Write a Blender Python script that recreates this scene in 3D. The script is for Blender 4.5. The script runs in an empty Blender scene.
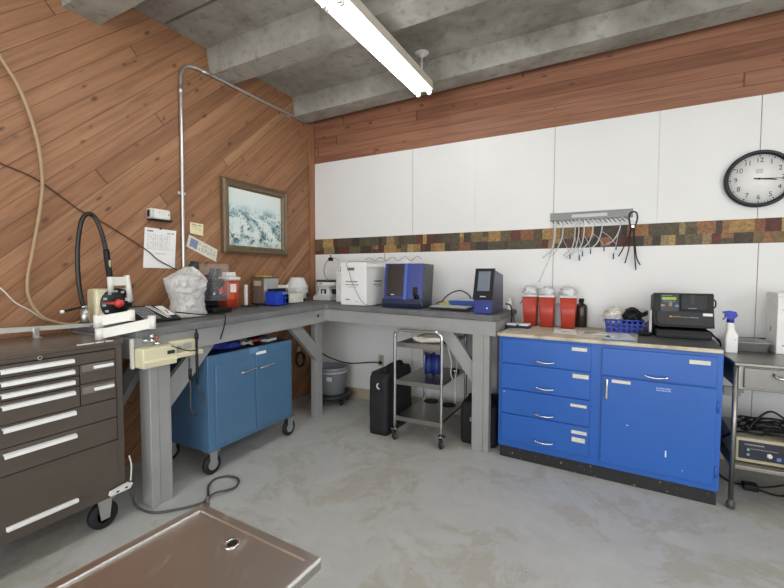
import bpy, bmesh, math, random
from mathutils import Vector, Matrix, noise as mnoise
C = bpy.context.scene
COL = C.collection
PI = math.pi
random.seed(7)

# ------------------------------------------------------------------ camera
cam = bpy.data.cameras.new('camera'); co = bpy.data.objects.new('camera', cam); COL.objects.link(co)
cam.sensor_width = 36.0; cam.sensor_fit = 'HORIZONTAL'; cam.lens = 36.0 * 409.305 / 784; cam.clip_start = .03
yaw, pit, rol = math.radians(27.672), math.radians(2.710), math.radians(.098)
co.matrix_world = (Matrix.Translation((2.7077, -3.4233, 1.2323)) @ Matrix.Rotation(yaw, 4, 'Z')
                   @ Matrix.Rotation(PI/2 - pit, 4, 'X') @ Matrix.Rotation(rol, 4, 'Z'))
C.camera = co
# ------------------------------------------------------------------ world, exposure
w = bpy.data.worlds.new('world'); C.world = w; w.use_nodes = True
w.node_tree.nodes['Background'].inputs[0].default_value = (.9, .95, 1, 1)
w.node_tree.nodes['Background'].inputs[1].default_value = .3
C.view_settings.view_transform = 'Standard'; C.view_settings.look = 'None'
C.view_settings.gamma = 1; C.view_settings.use_curve_mapping = False
C.view_settings.exposure = 0.38
TUBE = 17.0          # strength of the fluorescent tubes
RX, RY = 5.4, -6.6   # room extent
def fill_area(name, loc, rot, sx, sy, power):
    l = bpy.data.lights.new(name, 'AREA'); l.shape = 'RECTANGLE'; l.size = sx; l.size_y = sy; l.energy = power; l.color = (.95, .98, 1.0)
    o = bpy.data.objects.new(name, l); COL.objects.link(o); o.location = loc; o.rotation_euler = rot
fill_area('added_fill_light', (2.6, RY-.06, 1.35), (math.radians(-90), 0, PI), 3.6, 1.9, 85)      # unseen fill lamp, added in an invented front window
fill_area('added_fill_light', (RX+.06, -4.3, 1.35), (0, math.radians(90), 0), 1.9, 2.6, 60)      # second added fill lamp, in the invented side window

# ------------------------------------------------------------------ materials
def srgb(c):
    if isinstance(c, str): c = tuple(int(c[i:i+2], 16) for i in (0, 2, 4))
    return tuple(((x/255)/12.92 if x/255 <= .04045 else ((x/255+.055)/1.055)**2.4) for x in c)
class NT:
    def __init__(s, name):
        s.m = bpy.data.materials.new(name); s.m.use_nodes = True; s.t = s.m.node_tree; s.n = s.t.nodes; s.b = s.n['Principled BSDF']
    def L(s, a, b): s.t.links.new(a, b)
    def put(s, sock, v):
        if isinstance(v, bpy.types.NodeSocket): s.L(v, sock)
        else: sock.default_value = v
    def M(s, op, a, b=0.0, c=0.0, clamp=False):
        n = s.n.new('ShaderNodeMath'); n.operation = op; n.use_clamp = clamp
        for i, v in enumerate((a, b, c)): s.put(n.inputs[i], v)
        return n.outputs[0]
    def xyz(s, kind='Object'):
        t = s.n.new('ShaderNodeTexCoord'); x = s.n.new('ShaderNodeSeparateXYZ'); s.L(t.outputs[kind], x.inputs[0]); return x.outputs
    def vec(s, a, b, c):
        n = s.n.new('ShaderNodeCombineXYZ')
        for i, v in enumerate((a, b, c)): s.put(n.inputs[i], v)
        return n.outputs[0]
    def obj(s):
        return s.n.new('ShaderNodeTexCoord').outputs['Object']
    def noise(s, v, scale=5, detail=3, rough=.5, dist=0):
        n = s.n.new('ShaderNodeTexNoise'); s.put(n.inputs['Vector'], v); n.inputs['Scale'].default_value = scale
        n.inputs['Detail'].default_value = detail; n.inputs['Roughness'].default_value = rough; n.inputs['Distortion'].default_value = dist
        return n.outputs['Fac']
    def white(s, v):
        n = s.n.new('ShaderNodeTexWhiteNoise'); n.noise_dimensions = '3D'; s.put(n.inputs['Vector'], v); return n.outputs['Value']
    def voro(s, v, scale=1):
        n = s.n.new('ShaderNodeTexVoronoi'); s.put(n.inputs['Vector'], v); n.inputs['Scale'].default_value = scale; return n.outputs['Distance']
    def ss(s, x, a, b):
        n = s.n.new('ShaderNodeMapRange'); n.interpolation_type = 'SMOOTHSTEP'; s.put(n.inputs[0], x)
        n.inputs[1].default_value = a; n.inputs[2].default_value = b; return n.outputs[0]
    def mix(s, f, a, b, mode='MIX'):
        n = s.n.new('ShaderNodeMix'); n.data_type = 'RGBA'; n.blend_type = mode; s.put(n.inputs[0], f)
        for i, v in ((6, a), (7, b)): s.put(n.inputs[i], v if isinstance(v, bpy.types.NodeSocket) else (*v[:3], 1))
        return n.outputs[2]
    def ramp(s, f, stops):
        n = s.n.new('ShaderNodeValToRGB'); s.put(n.inputs[0], f); e = n.color_ramp.elements
        while len(e) < len(stops): e.new(.5)
        for el, (p, c) in zip(e, stops): el.position = p; el.color = (*c[:3], 1)
        return n.outputs[0]
    def bump(s, h, strength=.3, dist=.01):
        n = s.n.new('ShaderNodeBump'); n.inputs['Strength'].default_value = strength; n.inputs['Distance'].default_value = dist
        s.L(h, n.inputs['Height']); s.L(n.outputs[0], s.b.inputs['Normal'])
    def out(s, col=None, rough=.5, metal=0.0, spec=None):
        if col is not None: s.put(s.b.inputs['Base Color'], col if isinstance(col, bpy.types.NodeSocket) else (*col[:3], 1))
        s.put(s.b.inputs['Roughness'], rough); s.b.inputs['Metallic'].default_value = metal
        if spec is not None: s.b.inputs['Specular IOR Level'].default_value = spec
        return s.m
MATS = {}
def mat(col, rough=.5, metal=0.0, var=.08, scale=9, bump=0.0, bscale=60, spec=None, alpha=None, trans=0.0):
    k = (col, rough, metal, var, scale, bump, bscale, spec, alpha, trans)
    if k in MATS: return MATS[k]
    t = NT('paint_%s' % col if isinstance(col, str) else 'paint')
    c = srgb(col); v = t.obj()
    n = t.noise(v, scale, 4, .6)
    hi = tuple(min(1, x*(1+var)) for x in c); lo = tuple(x*(1-var) for x in c)
    t.out(t.ramp(n, [(.3, lo), (.7, hi)]), rough, metal, spec)
    if bump: t.bump(t.noise(v, bscale, 4, .6), bump, .004)
    if alpha is not None: t.b.inputs['Alpha'].default_value = alpha
    if trans: t.b.inputs['Transmission Weight'].default_value = trans
    MATS[k] = t.m; return t.m
def emit(col, strength):
    t = NT('lamp'); t.out((0, 0, 0), .5)
    t.b.inputs['Emission Color'].default_value = (*srgb(col), 1); t.b.inputs['Emission Strength'].default_value = strength
    return t.m
def wood(name, uaxis, angle, width, warp, seg, base, light, dark):
    """planks on a wall: uaxis picks the horizontal wall axis (0 = x, 1 = y); angle of the boards in degrees"""
    t = NT(name); X = t.xyz(); a, z = X[uaxis], X[2]
    c, s_ = math.cos(math.radians(angle)), math.sin(math.radians(angle))
    u = t.M('ADD', t.M('MULTIPLY', a, c), t.M('MULTIPLY', z, s_))
    v = t.M('ADD', t.M('MULTIPLY', a, -s_), t.M('MULTIPLY', z, c))
    v = t.M('ADD', v, 20.0)
    if warp: v = t.M('ADD', v, t.M('MULTIPLY', t.M('SINE', t.M('MULTIPLY', v, 21.7)), warp))
    r = t.M('DIVIDE', v, width); i = t.M('FLOOR', r); f = t.M('FRACT', r)
    off = t.white(t.vec(i, 3.3, 1.7))
    uu = t.M('DIVIDE', t.M('ADD', t.M('ADD', u, 30.0), t.M('MULTIPLY', off, 5.0)), seg)
    j = t.M('FLOOR', uu); fu = t.M('FRACT', uu)
    tint = t.white(t.vec(i, j, 5.1))
    pv = t.vec(t.M('MULTIPLY', u, 1.6), t.M('MULTIPLY', v, 34.0), t.M('MULTIPLY', t.M('ADD', i, t.M('MULTIPLY', j, 7.3)), 3.7))
    grain = t.noise(pv, 1.0, 5, .65, .6)
    col = t.ramp(tint, [(0.0, dark), (.3, base), (.75, base), (1.0, light)])
    col = t.mix(t.M('MULTIPLY', t.ss(grain, .44, .72), .62), col, tuple(x*.45 for x in base))
    col = t.mix(t.M('MULTIPLY', t.ss(grain, .5, .22), .30), col, tuple(min(1, x*1.35) for x in light))
    kv = t.vec(t.M('MULTIPLY', u, 5.6), t.M('MULTIPLY', v, 13.0), t.M('MULTIPLY', i, .0))
    kd = t.voro(kv, 1.0)
    rnd = t.noise(kv, .9, 1)
    kr = t.M('MULTIPLY', t.ss(kd, .20, .05), t.ss(rnd, .44, .52))
    col = t.mix(t.M('MULTIPLY', kr, .78), col, tuple(x*.16 for x in base))
    groove = t.M('MAXIMUM', t.ss(f, .035, .0), t.ss(f, .965, 1.0))
    joint = t.M('MAXIMUM', t.ss(fu, .0025, .0), t.ss(fu, .9975, 1.0))
    g = t.M('MAXIMUM', groove, joint)
    col = t.mix(t.M('MULTIPLY', g, .72), col, tuple(x*.12 for x in base))
    t.out(col, t.M('ADD', .5, t.M('MULTIPLY', grain, .15)))
    t.bump(t.M('SUBTRACT', t.M('MULTIPLY', grain, .12), g), .35, .006)
    return t.m
W_BASE, W_LIGHT, W_DARK = srgb('976b4b'), srgb('ae8663'), srgb('845a3c')
M_WOODL = wood('cedar_boards_diagonal', 1, 42.5, .079, .012, 2.9, W_BASE, W_LIGHT, W_DARK)
M_WOODB = wood('cedar_boards_level', 0, 0, .088, .0, 3.4, srgb('93634a'), srgb('a4765a'), srgb('82543c'))
M_TRIMW = wood('cedar_trim', 1, 90, .14, 0, 4, srgb('a2704f'), srgb('b38261'), srgb('946548'))
def concrete():
    t = NT('raw_concrete'); v = t.obj()
    n = t.noise(v, 2.2, 8, .62, .4); n2 = t.noise(v, 14, 6, .7); n3 = t.noise(v, .8, 3)
    col = t.ramp(n, [(.30, srgb('7d7a70')), (.52, srgb('a19e95')), (.72, srgb('b7b4ab'))])
    col = t.mix(t.M('MULTIPLY', t.ss(n2, .50, .68), .42), col, srgb('605d55'))
    col = t.mix(t.M('MULTIPLY', t.ss(n3, .55, .68), .35), col, srgb('5c594f'))
    t.out(col, .92); t.bump(t.M('ADD', n, n2), .35, .01); return t.m
def floor_mat():
    t = NT('worn_grey_floor'); v = t.obj()
    n = t.noise(v, 1.7, 10, .72, .8); n2 = t.noise(v, 6.5, 7, .7); n3 = t.noise(v, 40, 3); n4 = t.noise(v, 2.6, 5, .6)
    col = t.ramp(n2, [(.3, srgb('b8b8b5')), (.7, srgb('c5c5c2'))])
    patch = t.M('MULTIPLY', t.ss(n, .49, .57), t.ss(n2, .40, .50))
    col = t.mix(t.M('MULTIPLY', patch, .62), col, srgb('aaa494'))
    col = t.mix(t.M('MULTIPLY', t.ss(n4, .62, .68), .30), col, srgb('c2c2be'))
    col = t.mix(t.M('MULTIPLY', t.ss(n3, .70, .76), .5), col, srgb('77756e'))
    t.out(col, t.M('ADD', .38, t.M('MULTIPLY', n, .25))); t.bump(n2, .08, .003); return t.m
def steel(name, col, rough=.28, ax=0, metal=1.0):
    t = NT(name); X = t.xyz(); sc = [260.0, 260.0, 260.0]; sc[ax] = 3.0
    v = t.vec(*[t.M('MULTIPLY', X[i], sc[i]) for i in range(3)]); n = t.noise(v, 1, 3)
    b = t.noise(t.obj(), 5, 5, .6); c = srgb(col)
    t.out(t.ramp(b, [(.3, tuple(x*.86 for x in c)), (.7, c)]), t.M('ADD', rough-.06, t.M('MULTIPLY', b, .16)), metal)
    t.bump(n, .05, .002); return t.m
M_CONC = concrete(); M_FLOOR = floor_mat()
M_WHITE = mat('e9e9e7', .42, var=.018, scale=2.5)
M_OUTER = mat('e6e4df', .7, var=.02)
M_BASEB = mat('b9ab93', .6)
M_BENCH = mat('979796', .5, var=.05, scale=7, bump=.06)
M_MAT = mat('6a6b6d', .55, var=.22, scale=6, bump=.05)
M_BLACK = mat('111214', .5, spec=.35); M_RUBBER = mat('18181a', .7); M_DARK = mat('26272a', .5)
M_RACK = steel('rack_steel', '6f6f6d', .30)
M_TABLE = steel('table_steel', '9c9a95', .34)
M_STEEL = steel('brushed_steel', 'c4c3c0', .26); M_CHROME = mat('d8d8d8', .12, 1.0, .02)
M_CARTS = steel('cart_steel', 'a3a09a', .34, 1); M_GALV = mat('c9cac9', .35, .9, .08)
M_BLUE = mat('2860b4', .32, var=.05, scale=3, bump=.02, bscale=25)
M_SBLUE = mat('4c7090', .34, var=.05, scale=4)
M_CHEST = mat('544b43', .30, var=.06, scale=5, spec=.6)
M_CHESTT = mat('564b43', .26, var=.1, scale=5, spec=.7)
M_PULLGLARE = mat('eeeeec', .25, .0, .01)  # white colour standing in for the bright reflection off the drawer pulls
M_CREAM = mat('d9d2b0', .4, var=.03); M_WPLA = mat('e4e3de', .35, var=.02); M_PAPER = mat('f0efec', .7, var=.015)
M_INK = mat('3d3d44', .7); M_GREYP = mat('8c8f92', .45); M_RED = mat('b8402f', .4, var=.05)
M_NAVY = mat('1e3184', .32, var=.05); M_CHAR = mat('3c3d40', .42); M_BASKET = mat('3046a8', .4)
M_CLEAR = mat('eef0f2', .08, 0, .01, alpha=.11, spec=.8)
M_BAGW = mat('dddbd7', .22, 0, .10, 18, bump=.6, bscale=34, spec=.7, alpha=.72)

# ------------------------------------------------------------------ mesh builder (world coordinates)
class MB:
    def __init__(s): s.bm = bmesh.new(); s.mi = 0; s.smooth = False
    def _tag(s, faces, sm=False):
        for f in faces: f.material_index = s.mi; f.smooth = sm
    def box(s, x0, x1, y0, y1, z0, z1, bev=0.0, seg=2, M=None):
        r = bmesh.ops.create_cube(s.bm, size=1.0)
        vs = r['verts']
        for v in vs:
            v.co = Vector(((x0+x1)/2 + v.co.x*(x1-x0), (y0+y1)/2 + v.co.y*(y1-y0), (z0+z1)/2 + v.co.z*(z1-z0)))
        fs = set(f for v in vs for f in v.link_faces); s._tag(fs)
        if bev > 0:
            es = list(set(e for v in vs for e in v.link_edges))
            rr = bmesh.ops.bevel(s.bm, geom=es, offset=bev, segments=seg, profile=.5, affect='EDGES')
            for f in rr['faces']: f.material_index = s.mi; f.smooth = True
            vs = list(set(rr['verts']) | set(v for v in vs if v.is_valid))
        if M is not None:
            for v in vs: v.co = M @ v.co
        return s
    def prism(s, pts, off, M=None):
        """closed polygon (3-D points) pushed along off"""
        a = [s.bm.verts.new(Vector(p)) for p in pts]; b = [s.bm.verts.new(Vector(p)+Vector(off)) for p in pts]
        n = len(a); fs = [s.bm.faces.new(a), s.bm.faces.new(list(reversed(b)))]
        for i in range(n): fs.append(s.bm.faces.new((a[i], b[i], b[(i+1) % n], a[(i+1) % n])))
        s._tag(fs)
        if M is not None:
            for v in a+b: v.co = M @ v.co
        return s
    def rings(s, rings, cap=True, closed=True, sm=True, loop=False):
        vr = [[s.bm.verts.new(Vector(p)) for p in r] for r in rings]; fs = []
        n = len(vr[0]); m = len(vr)
        for k in range(m if loop else m-1):
            A, B = vr[k], vr[(k+1) % m]
            for i in range(n if closed else n-1):
                fs.append(s.bm.faces.new((A[i], A[(i+1) % n], B[(i+1) % n], B[i])))
        s._tag(fs, sm)
        if cap and not loop:
            s._tag([s.bm.faces.new(list(reversed(vr[0]))), s.bm.faces.new(vr[-1])])
        return s
    def tube(s, pts, r, n=8, smooth=True, sub=6, closed=False):
        P = [Vector(p) for p in pts]
        if smooth and len(P) > 2:
            Q = []; m = len(P)
            rng = range(m) if closed else range(m-1)
            for i in rng:
                p0 = P[(i-1) % m] if (closed or i > 0) else P[0]*2-P[1]
                p1, p2 = P[i], P[(i+1) % m]
                p3 = P[(i+2) % m] if (closed or i+2 < m) else P[-1]*2-P[-2]
                for k in range(sub):
                    t = k/sub
                    Q.append(.5*((2*p1)+(p2-p0)*t+(2*p0-5*p1+4*p2-p3)*t*t+(3*p1-p0-3*p2+p3)*t**3))
            if not closed: Q.append(P[-1])
            P = Q
        m = len(P); rr = []; up = None
        for i, p in enumerate(P):
            if closed: d = P[(i+1) % m]-P[i-1]
            else: d = P[min(i+1, m-1)]-P[max(i-1, 0)]
            d = d.normalized() if d.length > 1e-9 else Vector((0, 0, 1))
            if up is None: up = Vector((0, 0, 1)) if abs(d.z) < .9 else Vector((1, 0, 0))
            a = d.cross(up); a = a.normalized() if a.length > 1e-6 else d.orthogonal().normalized()
            b = d.cross(a).normalized(); up = -b if (-b).dot(up) > 0 else b
            rad = r[i*len(r)//m] if isinstance(r, (list, tuple)) else r
            rr.append([p+a*math.cos(2*PI*k/n)*rad+b*math.sin(2*PI*k/n)*rad for k in range(n)])
        return s.rings(rr, True, True, True, loop=closed)
    def cyl(s, p0, p1, r0, r1=None, n=20):
        r1 = r0 if r1 is None else r1; p0, p1 = Vector(p0), Vector(p1); d = (p1-p0).normalized()
        a = d.orthogonal().normalized(); b = d.cross(a)
        return s.rings([[p+a*math.cos(2*PI*k/n)*r+b*math.sin(2*PI*k/n)*r for k in range(n)] for p, r in ((p0, r0), (p1, r1))])
    def lathe(s, prof, c, n=28, axis=(0, 0, 1), cap=True, M=None):
        """prof: (radius, height) from c along axis"""
        d = Vector(axis).normalized(); a = d.orthogonal().normalized(); b = d.cross(a); c = Vector(c)
        rr = [[c+d*h+a*math.cos(2*PI*k/n)*max(r, 1e-4)+b*math.sin(2*PI*k/n)*max(r, 1e-4) for k in range(n)] for r, h in prof]
        return s.rings(rr, cap)
    def quad(s, a, b, c, d):
        s._tag([s.bm.faces.new([s.bm.verts.new(Vector(p)) for p in (a, b, c, d)])]); return s
    def ball(s, c, r, sc=(1, 1, 1), sub=2, amp=0, freq=8, seed=0):
        q = bmesh.ops.create_icosphere(s.bm, subdivisions=sub, radius=1.0)
        for v in q['verts']:
            k = 1+amp*mnoise.noise(v.co*freq*.25+Vector((seed, seed*1.7, 0))) if amp else 1
            v.co = Vector(c)+Vector((v.co.x*sc[0], v.co.y*sc[1], v.co.z*sc[2]))*r*k
        s._tag(set(f for v in q['verts'] for f in v.link_faces), True); return s
    def xf(s, M):
        for v in s.bm.verts: v.co = M @ v.co
        return s
    def build(s, name, m, parent=None, at=None):
        me = bpy.data.meshes.new(name)
        bmesh.ops.recalc_face_normals(s.bm, faces=s.bm.faces)
        org = Vector((0, 0, 0))
        if parent is not None: org = WPOS[parent.name]
        elif at is not None: org = Vector(at)
        for v in s.bm.verts: v.co -= org
        s.bm.to_mesh(me); s.bm.free()
        for k in (m if isinstance(m, (list, tuple)) else [m]): me.materials.append(k)
        o = bpy.data.objects.new(name, me); COL.objects.link(o)
        if parent is not None: o.parent = parent; WPOS[o.name] = org
        else: o.location = org; WPOS[o.name] = org
        return o
WPOS = {}
def tag(o, label, cat, group=None):
    o['label'] = label; o['category'] = cat
    if group: o['group'] = group
    return o
def thing(name, label, cat, loc, group=None):
    o = bpy.data.objects.new(name, None); COL.objects.link(o); o.location = loc; o.empty_display_size = .05
    WPOS[o.name] = Vector(loc); return tag(o, label, cat, group)
def struct(mb, name, m):
    o = mb.build(name, m); o['kind'] = 'structure'; return o
def copy_tree(o, loc, label=None, group=None):
    c = o.copy(); COL.objects.link(c); c.location = loc; WPOS[c.name] = Vector(loc)
    if label: c['label'] = label
    if group: c['group'] = group
    for ch in list(o.children):
        d = ch.copy(); COL.objects.link(d); d.parent = c
        for g in list(ch.children):
            e = g.copy(); COL.objects.link(e); e.parent = d
    return c
def text_mesh(s, size, M, mats, name, parent, ext=.0004):
    cu = bpy.data.curves.new(name, 'FONT'); cu.body = s; cu.size = size; cu.align_x = 'CENTER'; cu.align_y = 'CENTER'; cu.extrude = ext
    t = bpy.data.objects.new(name, cu); COL.objects.link(t); bpy.context.view_layer.update()
    me = bpy.data.meshes.new_from_object(t.evaluated_get(bpy.context.evaluated_depsgraph_get()))
    bpy.data.objects.remove(t)
    me.transform(M); return me
def ZL(y): return .985+.0225*min(0, y+.66)            # left arm of the bench dips towards its free end
def ZT(x, y=0): return .985 - .021*max(0, x-.62) if x > .62 and y > -.68 else ZL(y)          # bench top height (the right arm sags a little)

# ================================================================== the room
b = MB(); b.box(-.2, RX, RY, .2, -.1, 0); struct(b, 'floor', M_FLOOR)
def zd(x): return 2.925+.012*x
b = MB()
for (ya_, yb__) in ((-1.602, .2), (RY, -1.622)): b.prism([(-.2, ya_, zd(-.2)), (RX, ya_, zd(RX)), (RX, ya_, zd(RX)+.1), (-.2, ya_, zd(-.2)+.1)], (0, yb__-ya_, 0))
b.prism([(-.2, -1.7, zd(-.2)+.101), (RX, -1.7, zd(RX)+.101), (RX, -1.7, zd(RX)+.15), (-.2, -1.7, zd(-.2)+.15)], (0, .2, 0))
k = 0
y = -.10
while y > RY:                                             # stems of the double-tee deck
    f0, f1 = y-.19, y; zs = (2.757, 2.745, 2.712, 2.73)[min(k, 3)]; k += 1
    b.prism([(-.05, f0-.035, zd(0)+.02), (-.05, f0, zs), (-.05, f1, zs), (-.05, f1+.03, zd(0)+.02)], (RX+.05, 0, .018*RX))
    y -= .955
struct(b, 'ceiling', M_CONC)
b = MB(); b.box(-.15, 0, RY, .15, 0, 3.1); struct(b, 'wall_left', M_WOODL)
b = MB(); b.box(0, RX, .0, .15, 0, 3.1); struct(b, 'wall_back', M_WOODB)
b = MB(); b.box(RX, RX+.15, -3.0, .15, 0, 3.1); b.box(RX, RX+.15, RY, -5.6, 0, 3.1); b.box(RX, RX+.15, -5.6, -3.0, 0, .4); b.box(RX, RX+.15, -5.6, -3.0, 2.3, 3.1); struct(b, 'wall_right', M_OUTER)
b = MB(); b.box(-.15, .8, RY-.15, RY, 0, 3.1); b.box(4.4, RX+.15, RY-.15, RY, 0, 3.1); b.box(.8, 4.4, RY-.15, RY, 0, .4); b.box(.8, 4.4, RY-.15, RY, 2.3, 3.1); struct(b, 'wall_front', M_OUTER)
b = MB()
for xx in (.8, 1.98, 3.18, 4.36): b.box(xx, xx+.04, RY-.10, RY-.065, .4, 2.3)
b.box(.8, 4.4, RY-.10, RY-.065, .4, .44); b.box(.8, 4.4, RY-.10, RY-.065, 2.26, 2.3); struct(b, 'added_window_1', M_WPLA)  # unseen window frame, invented to hold the added fill lamp
b = MB()
for yy in (-5.6, -4.32, -3.04): b.box(RX+.065, RX+.10, yy, yy+.04, .4, 2.3)
b.box(RX+.065, RX+.10, -5.6, -3.0, .4, .44); b.box(RX+.065, RX+.10, -5.6, -3.0, 2.26, 2.3); struct(b, 'added_window_2', M_WPLA)  # invented side frame around the other added lamp
n = 1
xs_up = [.004, 1.127, 1.711, 2.330, 3.008, 3.549, 4.16, 4.77, RX]
for z0, z1, xs in ((1.5945, 2.367, xs_up), (.0, 1.438, [.004, 1.127, 2.333, 3.562, 4.77, RX])):
    for i in range(len(xs)-1):
        x0, x1 = xs[i], xs[i+1]
        g = .0016 if (x0 in (1.127, 2.33, 2.333, 3.549, 3.562)) else .0004
        g1 = .0016 if (x1 in (1.127, 2.33, 2.333, 3.549, 3.562)) else .0004
        q = MB(); q.box(x0+g, x1-g1, -.008, .001, z0, z1, .0012, 1); struct(q, 'trim_%d' % n, M_WHITE); n += 1
b = MB(); b.box(0, .018, -.09, -.0085, 0, 2.75, .003); struct(b, 'trim_%d' % n, M_TRIMW); n += 1
# wallpaper border of mixed stone blocks
cols = ['514837', '61563f', '463a2e', '74603e', '8c7850', '582f26', '633329', '9d7b49', 'a88c5c', '7f5537', '8e6440', '3b332a']
def stone(c):
    t = NT('stone_print'); v = t.obj(); q = t.noise(v, 55, 5, .7); s = srgb(c)
    t.out(t.ramp(q, [(.3, tuple(x*.5 for x in s)), (.5, s), (.72, tuple(min(1, x*1.55) for x in s))]), .6); return t.m
b = MB()
rs = random.Random(3); zA, zB, zC = 1.441, 1.51, 1.5945
for (za, zb_) in ((zA, zB), (zB, zC)):
    x = .01
    while x < RX:
        wdt = rs.choice([.035, .05, .05, .065, .08, .10, .13])
        x1 = min(RX, x+wdt); b.mi = rs.choices(range(12), [5, 4, 4, 4, 3, 3, 3, 2, 2, 2, 2, 4])[0]
        if rs.random() < .18 and wdt < .09:
            zm = (za+zb_)/2; b.quad((x, -.0045, za), (x1, -.0045, za), (x1, -.0045, zm), (x, -.0045, zm))
            b.mi = rs.randrange(12); b.quad((x, -.0045, zm), (x1, -.0045, zm), (x1, -.0045, zb_), (x, -.0045, zb_))
        else: b.quad((x, -.0045, za), (x1, -.0045, za), (x1, -.0045, zb_), (x, -.0045, zb_))
        x = x1
b.mi = 11; b.box(.01, RX, -.004, 0, 1.438, 1.597)
struct(b, 'trim_%d' % n, [stone(c) for c in cols]); n += 1
b = MB(); b.box(.02, RX, -.014, -.008, 0, .105, .002); struct(b, 'baseboard_back', M_BASEB)

# ================================================================== lamps
M_LAMP = emit('fbfdff', TUBE)
def lamp(cx, y0, label, group=None):
    z = 2.655; L = 1.2
    t = thing('fluorescent_light', label, 'ceiling light', (cx, y0, z), group)
    q = MB(); q.prism([(cx-.072, y0, z+.018), (cx-.068, y0, z+.085), (cx+.068, y0, z+.085), (cx+.072, y0, z+.018)], (0, -2*L-.06, 0)); q.build('housing', mat('cfc8b8', .5), t)
    for k in (0, 1):
        for sx in (-.047, .047):
            ya = y0-.02-k*(L+.02)
            q = MB(); q.cyl((cx+sx, ya, z), (cx+sx, ya-L+.02, z), .014, n=12); q.build('lamp_tube', M_LAMP, t)
            for yy in (ya+.006, ya-L+.014):
                q = MB(); q.box(cx+sx-.014, cx+sx+.014, yy-.008, yy+.008, z-.02, z+.035, .003); q.build('lamp_socket', M_WPLA, t)
    for yy in (y0-.06, y0-2*L+.06):
        q = MB(); q.cyl((cx, yy, z+.08), (cx, yy, zd(cx)-.02), .006, n=10); q.build('hanger_rod', M_WPLA, t)
        q = MB(); q.lathe([(.0, -.032), (.02, -.03), (.024, -.014), (.05, -.01), (.056, 0)], (cx, yy, zd(cx)-.0005), 24); q.build('ceiling_canopy', M_WPLA, t)
    return t
lamp(1.402, -.385, 'twin tube fluorescent light hung under the concrete beams near the corner')
lamp(1.402, -3.2, 'added twin tube fluorescent light continuing the row behind the camera', 'added lights behind the camera')  # this and the next two fixtures are unseen, added to light the room
lamp(4.1, -.9, 'added unseen twin tube fluorescent light hung over the right side of the room')
lamp(4.1, -3.7, 'added unseen twin tube fluorescent light far back on the right side', 'added lights behind the camera')

# ================================================================== L-shaped workbench
t = thing('workbench', 'grey painted L-shaped wooden workbench with dark matted top in the corner', 'workbench', (.3, -.3, 0))
q = MB()                                                   # top: two slabs meeting in the corner, worn front edge
outl = [(.012, -.012), (2.04, -.012), (2.072, -.05), (2.072, -.61), (2.03, -.672), (1.6, -.676), (1.1, -.672), (.668, -.672), (.648, -.70), (.646, -1.2), (.65, -1.7), (.645, -2.22), (.012, -2.22)]
rows = []
for dz, ins in ((-.038, .006), (-.034, 0), (-.008, 0), (0, .008)):
    ring = []
    for i, (x, y) in enumerate(outl):
        k = ins
        xx = x-k if x > .6 else x+k
        yy = y+k if y < -.6 and x > .66 or y < -2 else (y-k if y > -.1 else y)
        ring.append((xx, yy, (ZT(x, y) if x > .66 else ZL(y))+dz))
    rows.append(ring)
q.rings(rows, True, True, False); q.build('tabletop', M_MAT, t)
q = MB(); q.prism([(.575, -2.215, .80), (.575, -.62, .838), (.575, -.62, .9465), (.575, -2.215, .911)], (.047, 0, 0)); q.build('apron', M_BENCH, t)
q = MB(); q.box(.03, .6215, -2.222, -2.18, .80, .911, .004); q.build('apron', M_BENCH, t)
q = MB(); q.prism([(.56, -.662, .852), (2.05, -.662, .815), (2.05, -.662, .915), (.56, -.662, .946)], (0, .045, 0)); q.build('apron', M_BENCH, t)
q = MB(); q.prism([(2.008, -.618, .816), (2.05, -.618, .815), (2.05, -.618, .915), (2.008, -.618, .917)], (0, .6, 0)); q.build('apron', M_BENCH, t)
def legbox(x0, x1, y0, y1, zt, seam):
    q = MB()
    if seam == 'y':
        q.box(x0, x1, y0, y0+(y1-y0)*.4, 0, zt, .004); q.box(x0, x1-.004, y0+(y1-y0)*.4, y1, 0, zt, .004)
    elif seam == 'x':
        q.box(x0, x0+(x1-x0)*.66, y0, y1, 0, zt, .004); q.box(x0+(x1-x0)*.66, x1, y0+.004, y1, 0, zt, .004)
    else: q.box(x0, x1, y0, y1, 0, zt, .004)
    return q
legbox(.533, .6225, -2.15, -2.031, .91, 'y').build('leg', M_BENCH, t)
legbox(1.889, 2.008, -.658, -.585, .91, 'x').build('leg', M_BENCH, t)
legbox(.471, .53, -.66, -.575, .94, '').build('leg', M_BENCH, t)
legbox(.02, .09, -2.15, -2.06, .91, '').build('leg', M_BENCH, t)
legbox(1.93, 2.008, -.10, -.02, .91, '').build('leg', M_BENCH, t)
q = MB(); q.prism([(.545, -2.03, .47), (.545, -2.03, .63), (.545, -1.83, .825), (.545, -1.69, .825)], (.032, 0, 0)); q.build('brace', M_BENCH, t)
q = MB(); q.prism([(.50, -.66, .50), (.50, -.66, .63), (.50, -.90, .86), (.50, -1.04, .86)], (.04, 0, 0)); q.build('brace', M_BENCH, t)
q = MB(); q.prism([(1.889, -.64, .47), (1.889, -.64, .62), (1.73, -.64, .835), (1.615, -.64, .835)], (0, .04, 0)); q.build('brace', M_BENCH, t)
q = MB(); q.prism([(.08, -2.10, .30), (.08, -2.10, .42), (.44, -2.10, .82), (.54, -2.10, .82)], (0, .04, 0)); q.build('brace', M_BENCH, t)
q = MB(); q.box(.615, .635, -2.242, -2.228, .76, .91, .003); q.build('edge_strip', mat('c8c6c0', .5), t)
q = MB(); q.cyl((.62, -.75, .895), (.626, -.75, .895), .012, n=12); q.build('plugged_hole', M_DARK, t)

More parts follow.
